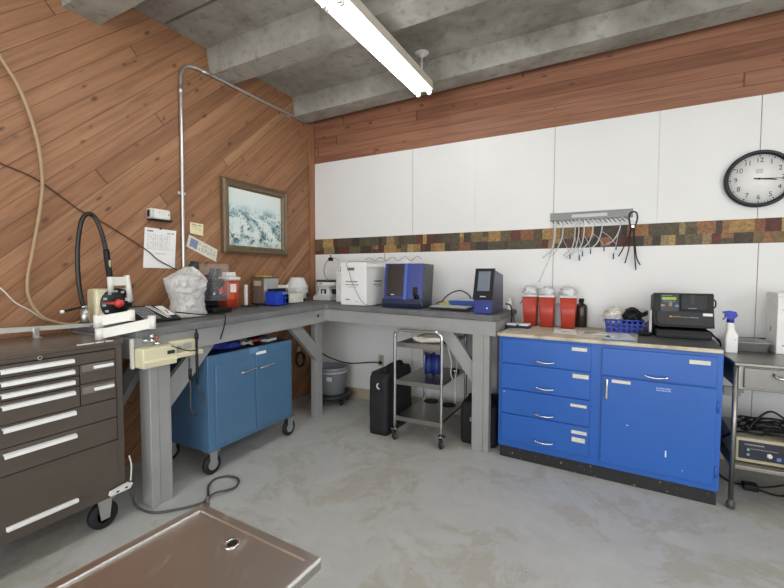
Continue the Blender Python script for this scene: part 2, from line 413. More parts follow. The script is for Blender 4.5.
# ================================================================== blue lab cabinet (right)
t = thing('base_cabinet', 'bright blue metal base cabinet with four drawers and one door', 'cabinet', (2.68, -.4, 0))
x0, x1, yf, zb, ztp = 2.076, 3.262, -.70, .080, .822
t.location = (2.699, -.402, 0); t.rotation_euler = (0, 0, math.radians(-3.93))
q = MB(); q.box(x0, x1, yf, -.085, zb, ztp, .003); q.build('body', M_BLUE, t)
def kickm():
    u = NT('scuffed_black'); v = u.obj(); a = u.noise(v, 38, 4, .7); u.out(u.mix(u.ss(a, .62, .68), srgb('222224'), srgb('a8a6a2')), .6); return u.m
q = MB(); q.box(x0+.01, x1-.008, -.688, -.09, 0, zb, .002); q.build('kick_plate', kickm(), t)
def arc_handle(q, xa, xb, z, y, out=.028, r=.0055, drop=.008):
    q.tube([(xa, y, z), (xa+.006, y-out*.75, z-drop*.3), ((xa+xb)/2, y-out, z-drop), (xb-.006, y-out*.75, z-drop*.3), (xb, y, z)], r, 8)
def tape(q, xa, xb, za, zb_, y):
    q.box(xa, xb, y-.0012, y, za, zb_, .0004, 1)
M_TAPE = mat('ddd8c6', .7, var=.1, scale=60)
dr = [(.808, .650), (.644, .478), (.472, .312), (.306, .125)]
lbl = [[(2.53, 2.615, .769, .790)], [(2.538, 2.627, .602, .627)], [(2.529, 2.62, .423, .440)], [(2.537, 2.624, .256, .277), (2.54, 2.615, .206, .234)]]
for (za, zb_), ls, hz in zip(dr, lbl, (.685, .516, .343, .17)):
    q = MB(); q.box(2.100, 2.636, yf-.014, yf+.002, zb_, za, .003); d = q.build('drawer', M_BLUE, t)
    q = MB(); arc_handle(q, 2.317, 2.433, hz, yf-.012); q.build('pull_handle', M_CHROME, d)
    for l in ls:
        q = MB(); tape(q, *l, yf-.014); q.build('tape_label', M_TAPE, d)
q = MB(); q.box(2.696, 3.236, yf-.014, yf+.002, .642, .803, .003); d = q.build('drawer', M_BLUE, t)
q = MB(); arc_handle(q, 2.909, 3.025, .67, yf-.012); q.build('pull_handle', M_CHROME, d)
q = MB(); tape(q, 3.115, 3.207, .756, .778, yf-.014); q.build('tape_label', M_TAPE, d)
q = MB(); q.box(2.698, 3.238, yf-.014, yf+.002, .115, .634, .003); d = q.build('door', M_BLUE, t)
q = MB(); q.box(2.717, 2.733, yf-.032, yf-.012, .50, .622, .006); q.build('pull_handle', M_CHROME, d)
q = MB(); tape(q, 2.75, 2.846, .602, .620, yf-.014); q.build('tape_label', M_TAPE, d)
q = MB()
for k in range(2):
    xx = 2.97
    while xx < 3.035:
        ww = random.choice([.004, .006, .009]); q.box(xx, xx+ww, yf-.0148, yf-.0138, .600-k*.012, .605-k*.012); xx += ww+.003
q.build('printed_lettering', mat('c9d4e6', .6), d)
for za in (.51, .16):
    q = MB(); q.cyl((3.244, yf-.010, za), (3.244, yf-.010, za+.06), .006, n=10); q.build('hinge', M_BLUE, t)
for (xx, zz, a) in ((3.02, .22, .5), (2.83, .36, 1), (3.10, .16, 0), (2.114, .45, 1)):
    q = MB(); q.box(xx, xx+.004+.012*a*.5, yf-.0146, yf-.0138, zz, zz+.006+.03*(a == .5)); q.build('paint_chip', mat('d5dbe4', .6), t)
def wtop():
    u = NT('worn_laminate'); v = u.obj(); a = u.noise(v, 7, 6, .7); u.out(u.ramp(a, [(.3, srgb('9c8e76')), (.5, srgb('c9bda6')), (.7, srgb('d9d0bd'))]), .55); return u.m
q = MB(); q.box(2.066, 3.258, -.716, -.065, .823, .845, .004); q.build('worktop', wtop(), t)
q = MB(); q.box(2.872, 3.256, -.712, -.07, .8455, .849, .001); q.build('rubber_mat', mat('4a4b4c', .6, var=.12), t)
CT, CM = .8455, .8495

# ================================================================== steel table (right edge)
t = thing('steel_table', 'stainless steel instrument table with drawer and lower shelf at right edge', 'table', (3.75, -.4, 0))
tx0, tx1, ty0, ty1 = 3.304, 4.2, -.735, -.06
q = MB(); q.box(tx0, tx1, ty0, ty1, .762, .782, .006); q.box(tx0+.02, tx1-.02, ty0+.012, ty1-.012, .64, .765, .004); q.build('table_top', M_TABLE, t)
for (xx, yy) in ((3.316, -.718), (4.176, -.715), (3.316, -.085), (4.176, -.085)):
    q = MB(); q.cyl((xx, yy, .045), (xx, yy, .765), .012, n=14); l = q.build('leg', M_TABLE, t)
    q = MB(); q.lathe([(.006, 0), (.019, .004), (.02, .03), (.012, .042), (.012, .05)], (xx, yy, 0), 16); q.build('leg_foot', mat('4a4a4c', .4), l)
q = MB(); q.box(3.345, 3.76, ty0-.004, ty0+.05, .652, .758, .003); d = q.build('drawer', steel('drawer_steel', '8a8884', .34), t)
q = MB(); q.tube([(3.46, ty0-.004, .735), (3.475, ty0-.03, .722), (3.55, ty0-.036, .716), (3.63, ty0-.03, .722), (3.645, ty0-.004, .735)], .008); q.build('pull_handle', M_CHROME, d)
q = MB(); q.box(3.31, 4.19, -.715, -.085, .215, .238, .004); q.build('lower_shelf', M_TABLE, t)

# ================================================================== under-bench steel blue cabinet on castors
t = thing('rolling_cabinet', 'steel blue two-door metal cabinet on castors under the bench', 'cabinet', (.38, -1.41, 0))
ya, yb = -1.785, -1.045
q = MB(); q.box(.15, .60, ya, yb, .15, .738, .003); q.build('body', M_SBLUE, t)
q = MB(); q.box(.162, .586, ya+.012, yb-.012, .735, .7395); q.build('tray_liner', M_BLACK, t)
TL = .0235
for y0_, y1_, hy in ((-1.735, -1.418, -1.49), (-1.412, -1.078, -1.325)):
    q = MB(); q.box(.598, .612, y0_, y1_, .185, .672, .004); d = q.build('door', M_SBLUE, t)
    q = MB(); q.tube([(.61, hy-.06, .597), (.638, hy-.055, .597), (.638, hy+.055, .603), (.61, hy+.06, .603)], .006, 8, sub=4); q.build('pull_handle', M_CHROME, d)
q = MB(); q.box(.600, .603, -1.40, -1.31, .683, .702); q.build('label_plate', M_PAPER, t)
q = MB(); q.box(.598, .6035, -1.46, -1.38, .700, .735); q.build('latch_tape', mat('5f8ab2', .5), t)
def castor(q1, q2, x, y, r, wd, ax='y', top=.1, hub=.55):
    d = Vector((0, 1, 0)) if ax == 'y' else Vector((1, 0, 0)); c = Vector((x, y, r))
    q1.lathe([(r*.5, -wd/2), (r*.86, -wd/2), (r, -wd*.25), (r, wd*.25), (r*.86, wd/2), (r*.5, wd/2)], c, 24, d)
    q1.lathe([(r*.51, -wd*.5), (r*.51, wd*.5)], c, 18, d); q2.lathe([(r*hub, -wd*.54), (r*hub, wd*.54)], c, 18, d)
    e = d*(wd*.5+.004)
    for sg in (1, -1):
        p = c+e*sg; q2.prism([p+Vector((-r*.3 if ax == 'y' else 0, -r*.3 if ax != 'y' else 0, -r*.25)), p+Vector((r*.3 if ax == 'y' else 0, r*.3 if ax != 'y' else 0, -r*.25)),
                              p+Vector((r*.5 if ax == 'y' else 0, r*.5 if ax != 'y' else 0, top-r)), p+Vector((-r*.5 if ax == 'y' else 0, -r*.5 if ax != 'y' else 0, top-r))], d*.003*sg)
    q2.box(x-r*.6, x+r*.6, y-r*.6, y+r*.6, top-.008, top, .001)
for (xx, yy, ax) in ((.602, -1.745, 'x'), (.602, -1.055, 'x'), (.2, -1.745, 'x'), (.2, -1.055, 'x')):
    q1, q2 = MB(), MB(); castor(q1, q2, xx-.03, yy, .062, .03, ax, .15)
    c_ = q1.build('castor', M_RUBBER, t); q2.build('castor_fork', M_GALV, c_)

# ================================================================== brown roller tool chest (left)
t = thing('tool_chest', 'dark brown metal roller tool chest with drawer pulls whitened for glare at left', 'tool chest', (.37, -2.61, 0))
ya, yb, xf = -2.952, -2.275, .615
q = MB(); q.box(.10, xf, ya, yb, .155, .905, .006); q.build('body', M_CHEST, t)
q = MB(); q.box(.095, xf+.006, ya-.004, yb+.004, .893, .916, .005); q.build('top_panel', M_CHESTT, t)
q = MB(); q.box(xf-.004, xf+.0012, -2.918, -2.308, .428, .877); q.build('drawer_gap_shade', M_BLACK, t)  # black sheet painting in the dark of the gaps between drawers
def drawer(y0_, y1_, z0_, z1_, hz, kind):
    q = MB(); q.box(xf-.002, xf+.007, y0_+.002, y1_-.002, z0_+.002, z1_-.002, .002); d = q.build('drawer', M_CHEST, t)
    if kind == 'long':
        q = MB(); q.prism([(xf+.006, -2.737, hz+.009), (xf+.024, -2.737, hz+.006), (xf+.024, -2.737, hz-.009), (xf+.020, -2.737, hz-.009), (xf+.019, -2.737, hz+.001), (xf+.006, -2.737, hz+.003)], (0, .249, 0)); q.build('pull_handle', M_PULLGLARE, d)
    else:
        yc = (y0_+y1_)/2
        q = MB(); q.box(xf+.006, xf+.009, yc-.068, yc+.066, hz-.014, hz+.018, .001); q.build('pull_recess', mat('77716a', .4), d)
        q = MB(); q.box(xf+.008, xf+.02, yc-.022, yc+.062, hz-.006, hz+.008, .002); q.build('pull_handle', M_PULLGLARE, d)
drawer(-2.915, -2.311, .823, .873, .850, 'long')
for z0_, z1_, hz in ((.777, .823, .801), (.730, .777, .754), (.636, .730, .707)): drawer(-2.758, -2.463, z0_, z1_, hz, 'long')
for y0_, y1_ in ((-2.463, -2.311), (-2.915, -2.758)):
    for z0_, z1_, hz in ((.733, .823, .803), (.636, .733, .701)): drawer(y0_, y1_, z0_, z1_, hz, 'short')
drawer(-2.915, -2.311, .543, .636, .617, 'long'); drawer(-2.915, -2.311, .432, .543, .514, 'long')
q = MB(); q.box(xf-.002, xf+.002, -2.912, -2.314, .205, .424, .001); q.box(xf-.002, xf+.008, -2.92, -2.306, .424, .430, .002); d = q.build('drop_door', M_CHEST, t)
q = MB(); q.box(xf+.002, xf+.02, -2.737, -2.488, .209, .227, .003); q.build('pull_handle', M_PULLGLARE, d)
for (y0_, y1_) in ((-2.47, -2.40), (-2.395, -2.36), (-2.352, -2.318)):
    q = MB(); q.box(xf-.004, xf+.0068, y0_, y1_, .9118, .9165, .001); q.build('worn_edge', mat('cfcac2', .4), t)
q = MB(); q.cyl((xf+.002, -2.608, .884), (xf+.012, -2.608, .884), .0095, n=16); q.build('lock', M_CHROME, t)
q = MB(); q.cyl((xf+.012, -2.608, .884), (xf+.0125, -2.608, .884), .004, n=10); q.build('keyhole', M_BLACK, t)
for (xx, yy) in ((.565, -2.36), (.17, -2.36), (.565, -2.87), (.17, -2.87)):
    q1, q2 = MB(), MB(); castor(q1, q2, xx, yy, .066, .036, 'x', .155, .2); c_ = q1.build('castor', M_RUBBER, t); q2.build('castor_fork', M_GALV, c_)

# ================================================================== foreground steel exam table
ft = thing('exam_table', 'low stainless steel wet table with raised rim and drain in the foreground', 'table', (1.9, -3.2, 0))
ang = math.radians(-3.0); FM = Matrix.Translation((1.655, -2.63, 0)) @ Matrix.Rotation(ang, 4, 'Z')
FW, FL, FZ = .457, 1.35, .55
def wet_steel():
    u = NT('scuffed_table_steel'); X = u.xyz(); v = u.vec(u.M('MULTIPLY', u.M('ADD', X[0], u.M('MULTIPLY', X[1], .55)), 26), u.M('MULTIPLY', X[1], 5), 0)
    a = u.noise(v, 1, 6, .7); b2 = u.noise(u.obj(), 9, 6, .7)
    sc = u.M('MULTIPLY', u.ss(a, .5, .68), u.ss(b2, .42, .62))
    u.out(u.mix(sc, srgb('beb8b2'), srgb('d6d3d0')), u.M('ADD', .33, u.M('MULTIPLY', sc, .2)), 1.0); u.bump(a, .04, .002); return u.m
M_WET = wet_steel()
q = MB(); q.box(.002, FW-.002, -FL+.002, -.002, FZ-.029, FZ-.0045, .001, M=FM)
q.rings([[FM @ Vector(p) for p in ((0+i_, -i_, z_), (FW-i_, -i_, z_), (FW-i_, -FL+i_, z_), (i_, -FL+i_, z_))] for i_, z_ in ((0, FZ-.03), (0, FZ-.002), (.002, FZ), (.026, FZ), (.028, FZ-.0045))], False, True, False)
q.build('tray_top', M_WET, ft)
q = MB(); q.box(.0265, .0295, -FL+.03, -.029, FZ-.0045, FZ+.0012, .001, M=FM); q.box(FW-.003, FW+.0008, -FL, -.002, FZ-.010, FZ+.001, .001, M=FM); q.build('rim_highlight', mat('f2f2f2', .2, .6, .01), ft)  # near-white strips painting in the highlight along the rim
q = MB(); q.lathe([(.024, 0), (.02, .0035), (.011, .003), (.010, -.002)], FM @ Vector((.225, -.075, FZ-.0045)), 24); d = q.build('drain_ring', M_CHROME, ft)
q = MB(); q.lathe([(.0, .004), (.010, .0035), (.010, 0)], FM @ Vector((.229, -.072, FZ-.0040)), 16); q.build('drain_hole', M_BLACK, d)
q = MB(); q.box(.12, .34, -.95, -.45, .05, FZ-.03, .01, M=FM); q.build('pedestal', M_STEEL, ft)
q = MB(); q.box(.03, .43, -1.15, -.25, 0, .05, .01, M=FM); q.build('base', M_GREYP, ft)
q = MB(); p = FM @ Vector((.016, .004, 0)); q.box(p.x-.005, p.x+.005, p.y-.002, p.y+.004, FZ-.03, FZ+.022, .002); q.box(p.x-.008, p.x+.009, p.y-.012, p.y+.004, FZ, FZ+.003, .001); q.build('cable_clip', mat('5a534c', .5), ft)

# ================================================================== service cart
t = thing('utility_cart', 'chrome three-shelf utility cart standing under the bench', 'cart', (1.51, -.46, 0))
cx0, cx1, cy0, cy1 = 1.334, 1.70, -.755, -.20
for yy in (cy0, cy1):
    q = MB(); q.tube([(cx0, yy, .085), (cx0, yy, .45), (cx0, yy, .77), (cx0+.012, yy, .81), (cx0+.05, yy, .828), ((cx0+cx1)/2, yy, .828), (cx1-.05, yy, .828), (cx1-.012, yy, .81), (cx1, yy, .77), (cx1, yy, .45), (cx1, yy, .085)], .0115, 10, sub=4); q.build('end_frame', M_CHROME, t)
for zz in (.715, .435, .165):
    q = MB(); q.box(cx0+.008, cx1-.008, cy0+.006, cy1-.006, zz, zz+.018, .003); q.box(cx0+.008, cx1-.008, cy0+.004, cy0+.010, zz-.014, zz+.02, .001); q.build('shelf', M_CARTS, t)
for (xx, yy) in ((cx0, cy0), (cx1, cy0), (cx0, cy1), (cx1, cy1)):
    q1, q2 = MB(), MB(); castor(q1, q2, xx-.002, yy+.012, .040, .022, 'x', .092); c_ = q1.build('castor', M_RUBBER, t); q2.build('castor_fork', M_CHROME, c_)
def coil(q, c, r, th, turns, seed=0, axis='z', jit=.01):
    R_ = random.Random(seed); pts = []
    for i in range(turns*10):
        a = 2*PI*i/10; rr = r*(1+R_.uniform(-.12, .12)); dz = R_.uniform(0, jit)
        if axis == 'z': pts.append((c[0]+rr*1.35*math.cos(a), c[1]+rr*math.sin(a), c[2]+th+dz))
        elif axis == 'x': pts.append((c[0]+dz, c[1]+rr*math.cos(a), c[2]+rr*1.1*math.sin(a)))
    q.tube(pts, th, 6, sub=3)
M_CABLEW = mat('d6d2c8', .5)
q = MB(); coil(q, (1.535, -.60, .734), .088, .0065, 7, 4, jit=.03)
q.tube([(1.66, -.55, .745), (1.69, -.62, .735), (1.715, -.60, .60), (1.70, -.56, .50), (1.725, -.58, .46)], .0045)
q.tube([(1.65, -.5, .745), (1.70, -.50, .72), (1.718, -.48, .55), (1.712, -.5, .42), (1.715, -.50, .26)], .0045)
tag(q.build('cable_coil', M_CABLEW, at=(1.555, -.55, .733)), 'loose coil of white cable on the top cart shelf', 'cable')
for i, (xx, l) in enumerate(((1.515, 'left'), (1.58, 'right'))):
    o = thing('cable_reel', ('dark blue cable reel on the cart middle shelf, farther from the bench leg' if i == 0 else 'dark blue cable reel on the cart middle shelf, nearer the bench leg'), 'cable reel', (xx, -.52, .453), 'cable reels on the cart')
    q = MB(); q.lathe([(.09, -.028), (.092, -.022), (.05, -.02), (.05, .02), (.092, .022), (.09, .028)], (xx, -.52, .548), 28, (1, .25, 0)); q.build('spool', M_NAVY, o)
    q = MB(); q.lathe([(.072, -.018), (.076, 0), (.072, .018)], (xx, -.52, .548), 28, (1, .25, 0)); q.build('wound_cord', mat('2a3f78', .6), o)
o = thing('glass_jar', 'small clear glass jar on the middle cart shelf behind the reels', 'jar', (1.42, -.33, .453))
q = MB(); q.lathe([(.04, 0), (.042, .02), (.042, .1), (.03, .115), (.03, .125)], (1.42, -.33, .4535), 20); q.build('jar_body', M_CLEAR, o)
q = MB(); q.lathe([(.033, .125), (.033, .145)], (1.42, -.33, .4535), 20); q.build('lid', M_STEEL, o)
o = thing('steel_dish', 'shallow steel dish with white pad on the middle cart shelf', 'dish', (1.64, -.30, .453))
q = MB(); q.lathe([(.0, .001), (.035, .001), (.045, .02), (.043, .02), (.034, .004), (0, .004)], (1.645, -.30, .4535), 20); q.build('dish_body', M_STEEL, o)
for i, (xx, yy) in enumerate(((1.44, -.30), (1.60, -.33))):
    q = MB(); q.lathe([(.0, .004), (.03, .004), (.05, .006), (.062, .003), (.062, .0)], (xx, yy, .1835), 24)
    tag(q.build('rubber_disc', M_RUBBER, at=(xx, yy, .1835)), 'black rubber disc on the cart bottom shelf, %s' % ('nearer the black bag' if i == 0 else 'nearer the bench leg'), 'rubber disc', 'rubber discs on the cart')

# ================================================================== things under the bench
M_FAB = mat('1b1c1f', .75, var=.15, scale=20, bump=.25, bscale=90)
t = thing('carrying_case', 'tall black soft-sided carrying case standing beside the utility cart', 'bag', (1.19, -.5, 0))
def softbox(x0, x1, y0, y1, z0, z1, r, taper=0.0, seed=0, amp=.006):
    q = MB(); rr = []
    N = 6
    for k in range(13):
        z = z0+(z1-z0)*k/12; s = 1.0
        zt = (z-z0)/(z1-z0)
        if zt > .86: s = 1-((zt-.86)/.14)**2*.12
        if zt < .05: s = .97
        ring = []
        for (cx_, cy_, a0) in ((1, 1, 0), (-1, 1, 90), (-1, -1, 180), (1, -1, 270)):
            for i in range(N+1):
                a = math.radians(a0+90*i/N)
                px = (x0+x1)/2+((x1-x0)/2-r)*cx_+r*math.cos(a); py = (y0+y1)/2+((y1-y0)/2-r)*cy_+r*math.sin(a)
                px = (x0+x1)/2+(px-(x0+x1)/2)*(s if s > .9 else .9); py = (y0+y1)/2+(py-(y0+y1)/2)*s
                d = amp*mnoise.noise(Vector((px*9+seed, py*9, z*8)))
                ring.append((px+d, py+d, z))
        rr.append(ring)
    return q.rings(rr)
q = softbox(1.09, 1.255, -.735, -.27, 0, .475, .035, seed=3); q.xf(Matrix.Translation((0, 0, 0))); q.build('shell', M_FAB, t)
q = MB(); q.tube([(1.19, -.66, .472), (1.19, -.62, .50), (1.19, -.5, .51), (1.19, -.38, .505), (1.19, -.34, .472)], .016); q.build('carry_handle', M_FAB, t)
q = MB(); q.tube([(1.10, -.70, .0 + .40), (1.102, -.60, .43), (1.102, -.40, .43), (1.104, -.30, .40)], .004, 6); q.build('zipper', M_DARK, t)
q = MB(); q.tube([(1.185, -.742, .405), (1.178, -.75, .39), (1.185, -.752, .372), (1.2, -.75, .365)], .006, 6); q.build('zip_tag', mat('d9d4c4', .5), t)
t = thing('equipment_case', 'small black padded case on the floor behind the right bench leg', 'case', (1.91, -.38, 0))
q = softbox(1.775, 2.04, -.565, -.25, 0, .305, .03, seed=9, amp=.002); q.build('shell', M_FAB, t)
q = MB(); q.tube([(1.80, -.42, .30), (1.81, -.42, .325), (1.9, -.42, .33), (1.99, -.42, .325), (2.0, -.42, .30)], .008); q.build('carry_handle', M_BLACK, t)
q = MB(); q.lathe([(.04, -.012), (.05, 0), (.04, .012)], (1.764, -.44, .17), 20, (1, 0, 0)); q.build('side_wheel', M_RUBBER, t)
q = MB(); q.box(1.778, 1.782, -.55, -.26, .19, .197); q.box(1.85, 1.87, -.572, -.564, .17, .20, .002); q.build('latch', M_GREYP, t)
t = thing('mop_bucket', 'round grey plastic bucket on a black wheeled dolly', 'bucket', (.455, -.235, 0))
bx, by = .378, -.225
q = MB(); q.lathe([(.115, .085), (.122, .09), (.150, .325), (.158, .33), (.158, .352), (.150, .355), (.143, .352), (.118, .105), (.0, .103)], (bx, by, 0), 36); q.build('bucket_body', M_GREYP, t)
q = MB(); q.lathe([(.151, .302), (.157, .305), (.157, .314), (.151, .317)], (bx, by, 0), 36, cap=False); q.build('rim_band', mat('b9bcbe', .4), t)
q = MB(); q.lathe([(.13, .07), (.185, .066), (.197, .076), (.195, .1), (.16, .106), (.128, .1)], (bx, by, 0), 36); q.build('dolly_ring', M_DARK, t)
for k in range(5):
    a = 2*PI*k/5+.9; xx, yy = bx+.155*math.cos(a), by+.155*math.sin(a)
    q1, q2 = MB(), MB(); castor(q1, q2, xx, yy, .026, .016, 'x', .068); c_ = q1.build('castor', M_RUBBER, t); q2.build('castor_fork', M_DARK, c_)
q = MB(); q.box(bx+.045, bx+.1, by-.152, by-.137, .24, .28, .002, M=Matrix.Translation((0, 0, 0))); q.build('label', mat('cfd6e2', .5), t)
q = MB(); q.tube([(bx-.155, by-.02, .33), (bx-.06, by-.17, .22), (bx-.03, by-.165, .13)], .006); q.build('wire_bail', mat('c9cacb', .4), t)
q = MB(); q.box(.772, .832, -.014, -.008, .352, .462, .003); o = thing('wall_outlet', 'grey wall outlet plate with black plug under the bench', 'outlet', (.802, -.008, .407)); q.build('cover_plate', mat('b5afa2', .5), o)
q = MB(); q.box(.789, .815, -.017, -.0135, .415, .445, .003); q.build('socket_face', mat('a49d8f', .5), o)
q = MB(); q.box(.787, .817, -.04, -.014, .372, .402, .006); q.tube([(.80, -.035, .387), (.72, -.045, .386), (.50, -.03, .352), (.38, -.022, .348), (.28, -.02, .362), (.16, -.03, .395), (.07, -.04, .44), (.03, -.1, .46)], .0055)
tag(q.build('electric_cable', M_BLACK, at=(.80, -.02, .387)), 'black power cord plugged into the low wall outlet, running into the corner', 'cord')
o = thing('cord_coil', 'coil of dark cord hanging from a plug on the wood wall under bench', 'cord', (.02, -.27, .40))
q = MB(); coil(q, (.022, -.275, .39), .062, .006, 4, 2, 'x', .02); q.build('cord_loops', mat('352a24', .6), o)
q = MB(); q.box(.001, .03, -.305, -.275, .47, .52, .005); q.build('plug', mat('c9bb9c', .5), o)
# loose things lying in the tray of the rolling cabinet
def lump(q, c, r, sc, seed, amp=.35, freq=9): q.ball(c, r, sc, 3, amp, freq, seed)
q = MB(); lump(q, (.42, -1.60, .742), .075, (1.0, 1.5, .42), 3, .55, 14); lump(q, (.47, -1.50, .735), .06, (1, 1.2, .45), 6, .5, 14)
q.xf(Matrix.Translation((0, 0, TL))); tag(q.build('cloth_bundle', mat('24348f', .8, var=.3, scale=30, bump=.3), at=(.43, -1.58, .716)), 'crumpled royal blue cloth bundle on top of the steel blue cabinet', 'cloth')
q = MB(); coil(q, (.47, -1.40, .717), .055, .004, 5, 12, jit=.03); q.xf(Matrix.Translation((0, 0, TL))); tag(q.build('wire_tangle', mat('b0a7a4', .5), at=(.47, -1.40, .716)), 'tangle of pale thin wires beside the blue cloth bundle', 'wire')
o = thing('hand_tool', 'red handled hand tool lying on the steel blue cabinet', 'tool', (.50, -1.31, .716))
q = MB(); q.tube([(.51, -1.36, .738), (.51, -1.31, .742), (.50, -1.27, .738)], .011); q.xf(Matrix.Translation((0, 0, TL))); q.build('handle', mat('a83238', .4), o)
q = MB(); q.cyl((.50, -1.27, .738), (.47, -1.17, .728), .004, n=8); q.xf(Matrix.Translation((0, 0, TL))); q.build('shaft', M_CHROME, o)
q = MB(); q.prism([(.42, -1.24, .718), (.53, -1.22, .718), (.53, -1.13, .722), (.43, -1.12, .722)], (0, 0, .018)); q.box(.40, .44, -1.18, -1.10, .718, .738, .004)
q.xf(Matrix.Translation((0, 0, TL))); tag(q.build('plastic_packet', mat('c7d2d8', .2, alpha=.85), at=(.48, -1.17, .717)), 'clear plastic packet near the far end of the blue cabinet top', 'packet')
q = MB(); q.prism([(.30, -1.35, .718), (.42, -1.30, .718), (.40, -1.08, .718), (.25, -1.10, .718)], (0, 0, .02)); q.box(.44, .55, -1.11, -1.07, .7165, .728, .003)
q.xf(Matrix.Translation((0, 0, TL))); tag(q.build('leather_pouch', mat('3f2f2a', .6), at=(.34, -1.2, .717)), 'dark flat pouch lying on the steel blue cabinet', 'pouch')

# ================================================================== left wall fittings
q = MB(); q.tube([(.016, -1.514, .99), (.016, -1.510, 1.5), (.016, -1.506, 2.2), (.016, -1.504, 2.56), (.016, -1.498, 2.65), (.016, -1.46, 2.71), (.016, -1.40, 2.733), (.016, -1.30, 2.738), (.016, -.7, 2.741), (.016, -.10, 2.744)], .0115, 10, sub=6)
o = thing('electrical_conduit', 'silver metal conduit rising from bench and turning along the wood wall', 'conduit', (.016, -1.51, .986)); q.build('pipe', M_GALV, o)
for p0, p1 in (((.016, -1.5042, 2.50), (.016, -1.5037, 2.56)), ((.016, -1.33, 2.737), (.016, -1.25, 2.7385))):
    q = MB(); q.cyl(p0, p1, .0155, n=12); q.build('coupling', M_GALV, o)
for bx_ in ((0, .008, -1.535, -1.475, 1.80, 1.82), (0.0, .008, -.40, -.36, 2.72, 2.76)):
    q = MB(); q.box(*bx_, .001); q.build('pipe_strap', M_GALV, o)
q = MB(); q.tube([(.03, -2.60, 2.40), (.03, -2.52, 2.35), (.03, -2.487, 2.302), (.03, -2.413, 2.171), (.03, -2.354, 1.963), (.03, -2.334, 1.759), (.03, -2.345, 1.599), (.03, -2.386, 1.359), (.03, -2.414, 1.201), (.032, -2.407, 1.096), (.04, -2.355, 1.0), (.06, -2.26, .955), (.07, -2.20, .96)], .0085, 10)
tag(q.build('hanging_hose', mat('a58a69', .5), at=(.03, -2.4, 1.2)), 'beige hose curving down the diagonal wood wall at far left', 'hose')
q = MB(); q.tube([(.008, -2.60, 1.82), (.008, -2.497, 1.786), (.008, -2.345, 1.733), (.008, -2.152, 1.60), (.008, -2.027, 1.541), (.012, -1.782, 1.398), (.012, -1.696, 1.329), (.012, -1.559, 1.262), (.02, -1.50, 1.22)], .0035, 6)
tag(q.build('thin_cable', mat('4a2f22', .5), at=(.01, -2.1, 1.56)), 'thin dark brown cable running diagonally down the wood wall', 'cable')
q = MB(); q.tube([(.008, -2.60, 1.21), (.008, -2.518, 1.162), (.008, -2.462, 1.088), (.008, -2.40, 1.04), (.012, -2.338, .985), (.05, -2.26, .95)], .004, 6)
tag(q.build('white_wire', M_CABLEW, at=(.01, -2.4, 1.05)), 'thin white wire low on the wood wall at far left', 'wire')
# papers
def sheet(name, label, cat, quad, x, m, marks=None, mm=None, curl=.004):
    o = thing(name, label, cat, (x, sum(p[0] for p in quad)/4, sum(p[1] for p in quad)/4))
    q = MB(); N = 6; rr = []
    (a, b_, c, d) = [Vector((0, p[0], p[1])) for p in quad]
    for i in range(N+1):
        u = i/N; rr.append([tuple(a.lerp(b_, v/N).lerp(d.lerp(c, v/N), u)+Vector((x+curl*u*u+.001*math.sin(v*1.3), 0, 0))) for v in range(N+1)])
    q.rings(rr, False, False, False)
    back = [[(p[0]-.0008, p[1], p[2]) for p in r] for r in rr]
    q.rings(back, False, False, False); q.build('sheet', m, o)
    if marks:
        q = MB()
        for (u0, u1, v0, v1) in marks:
            P = []
            for (u, v) in ((u0, v0), (u1, v0), (u1, v1), (u0, v1)):
                p = a.lerp(b_, u).lerp(d.lerp(c, u), v); P.append((x+curl*v*v+.0022, p.y, p.z))
            q.quad(*P)
        q.build('printed_marks', mm or M_INK, o)
    return o
R5 = random.Random(5); mk = [(.07, .25, .06, .095), (.70, .78, .085, .11), (.82, .93, .08, .105)]
for i in range(14):
    v = .15+i*.027
    mk += [(.09+k*.075, .09+k*.075+R5.uniform(.02, .055), v, v+.006) for k in range(10) if R5.random() < .8]
mk += [(.09, .09+.83, .145+.027*14, .149+.027*14), (.35, .68, .63, .64)] + [(u, u+.004, .14, .52) for u in (.09, .33, .52, .70)]
o = sheet('posted_sheet', 'white printed form sheet pinned to the wood wall left of the conduit', 'paper', [(-1.775, 1.543), (-1.553, 1.538), (-1.574, 1.273), (-1.796, 1.275)], .003, M_PAPER, mk, mat('8a8a8e', .7))
q = MB(); q.cyl((.004, -1.67, 1.541), (.012, -1.67, 1.541), .006, n=10); q.build('push_pin', M_BLACK, o)
o = thing('wall_dispenser', 'small white plastic box mounted on the wood wall above the posted sheet', 'dispenser', (0, -1.69, 1.62))
q = MB(); q.box(0, .055, -1.765, -1.625, 1.600, 1.668, .012, 3); q.build('cover', M_WPLA, o)
q = MB(); q.box(.0, .05, -1.765, -1.735, 1.602, 1.664, .008); q.xf(Matrix.Translation((.006, 0, 0))); q.build('end_grip', mat('c5c4c0', .4), o)
q = MB(); q.box(.002, .05, -1.76, -1.61, 1.590, 1.600, .002); q.build('bottom_slot', M_BLACK, o)
q = MB(); q.cyl((.054, -1.705, 1.645), (.057, -1.705, 1.645), .004, n=8); q.cyl((.054, -1.68, 1.643), (.057, -1.68, 1.643), .003, n=8); q.box(.054, .0565, -1.645, -1.637, 1.628, 1.640); q.build('button', M_GREYP, o)
sheet('paper_note', 'small pale yellow note on the wood wall right of the conduit', 'note', [(-1.443, 1.614), (-1.332, 1.609), (-1.338, 1.521), (-1.447, 1.533)], .003, mat('e5dcb4', .7), [(.1, .45, .12, .2), (.55, .85, .15, .22), (.12, .5, .3, .35), (.1, .8, .5, .52)], mat('8f8868', .7))
mk = [(.36+k*.1, .36+k*.1+R5.uniform(.03, .08), v, v+.05) for v in (.2, .32, .5, .62, .75) for k in range(6) if R5.random() < .75]
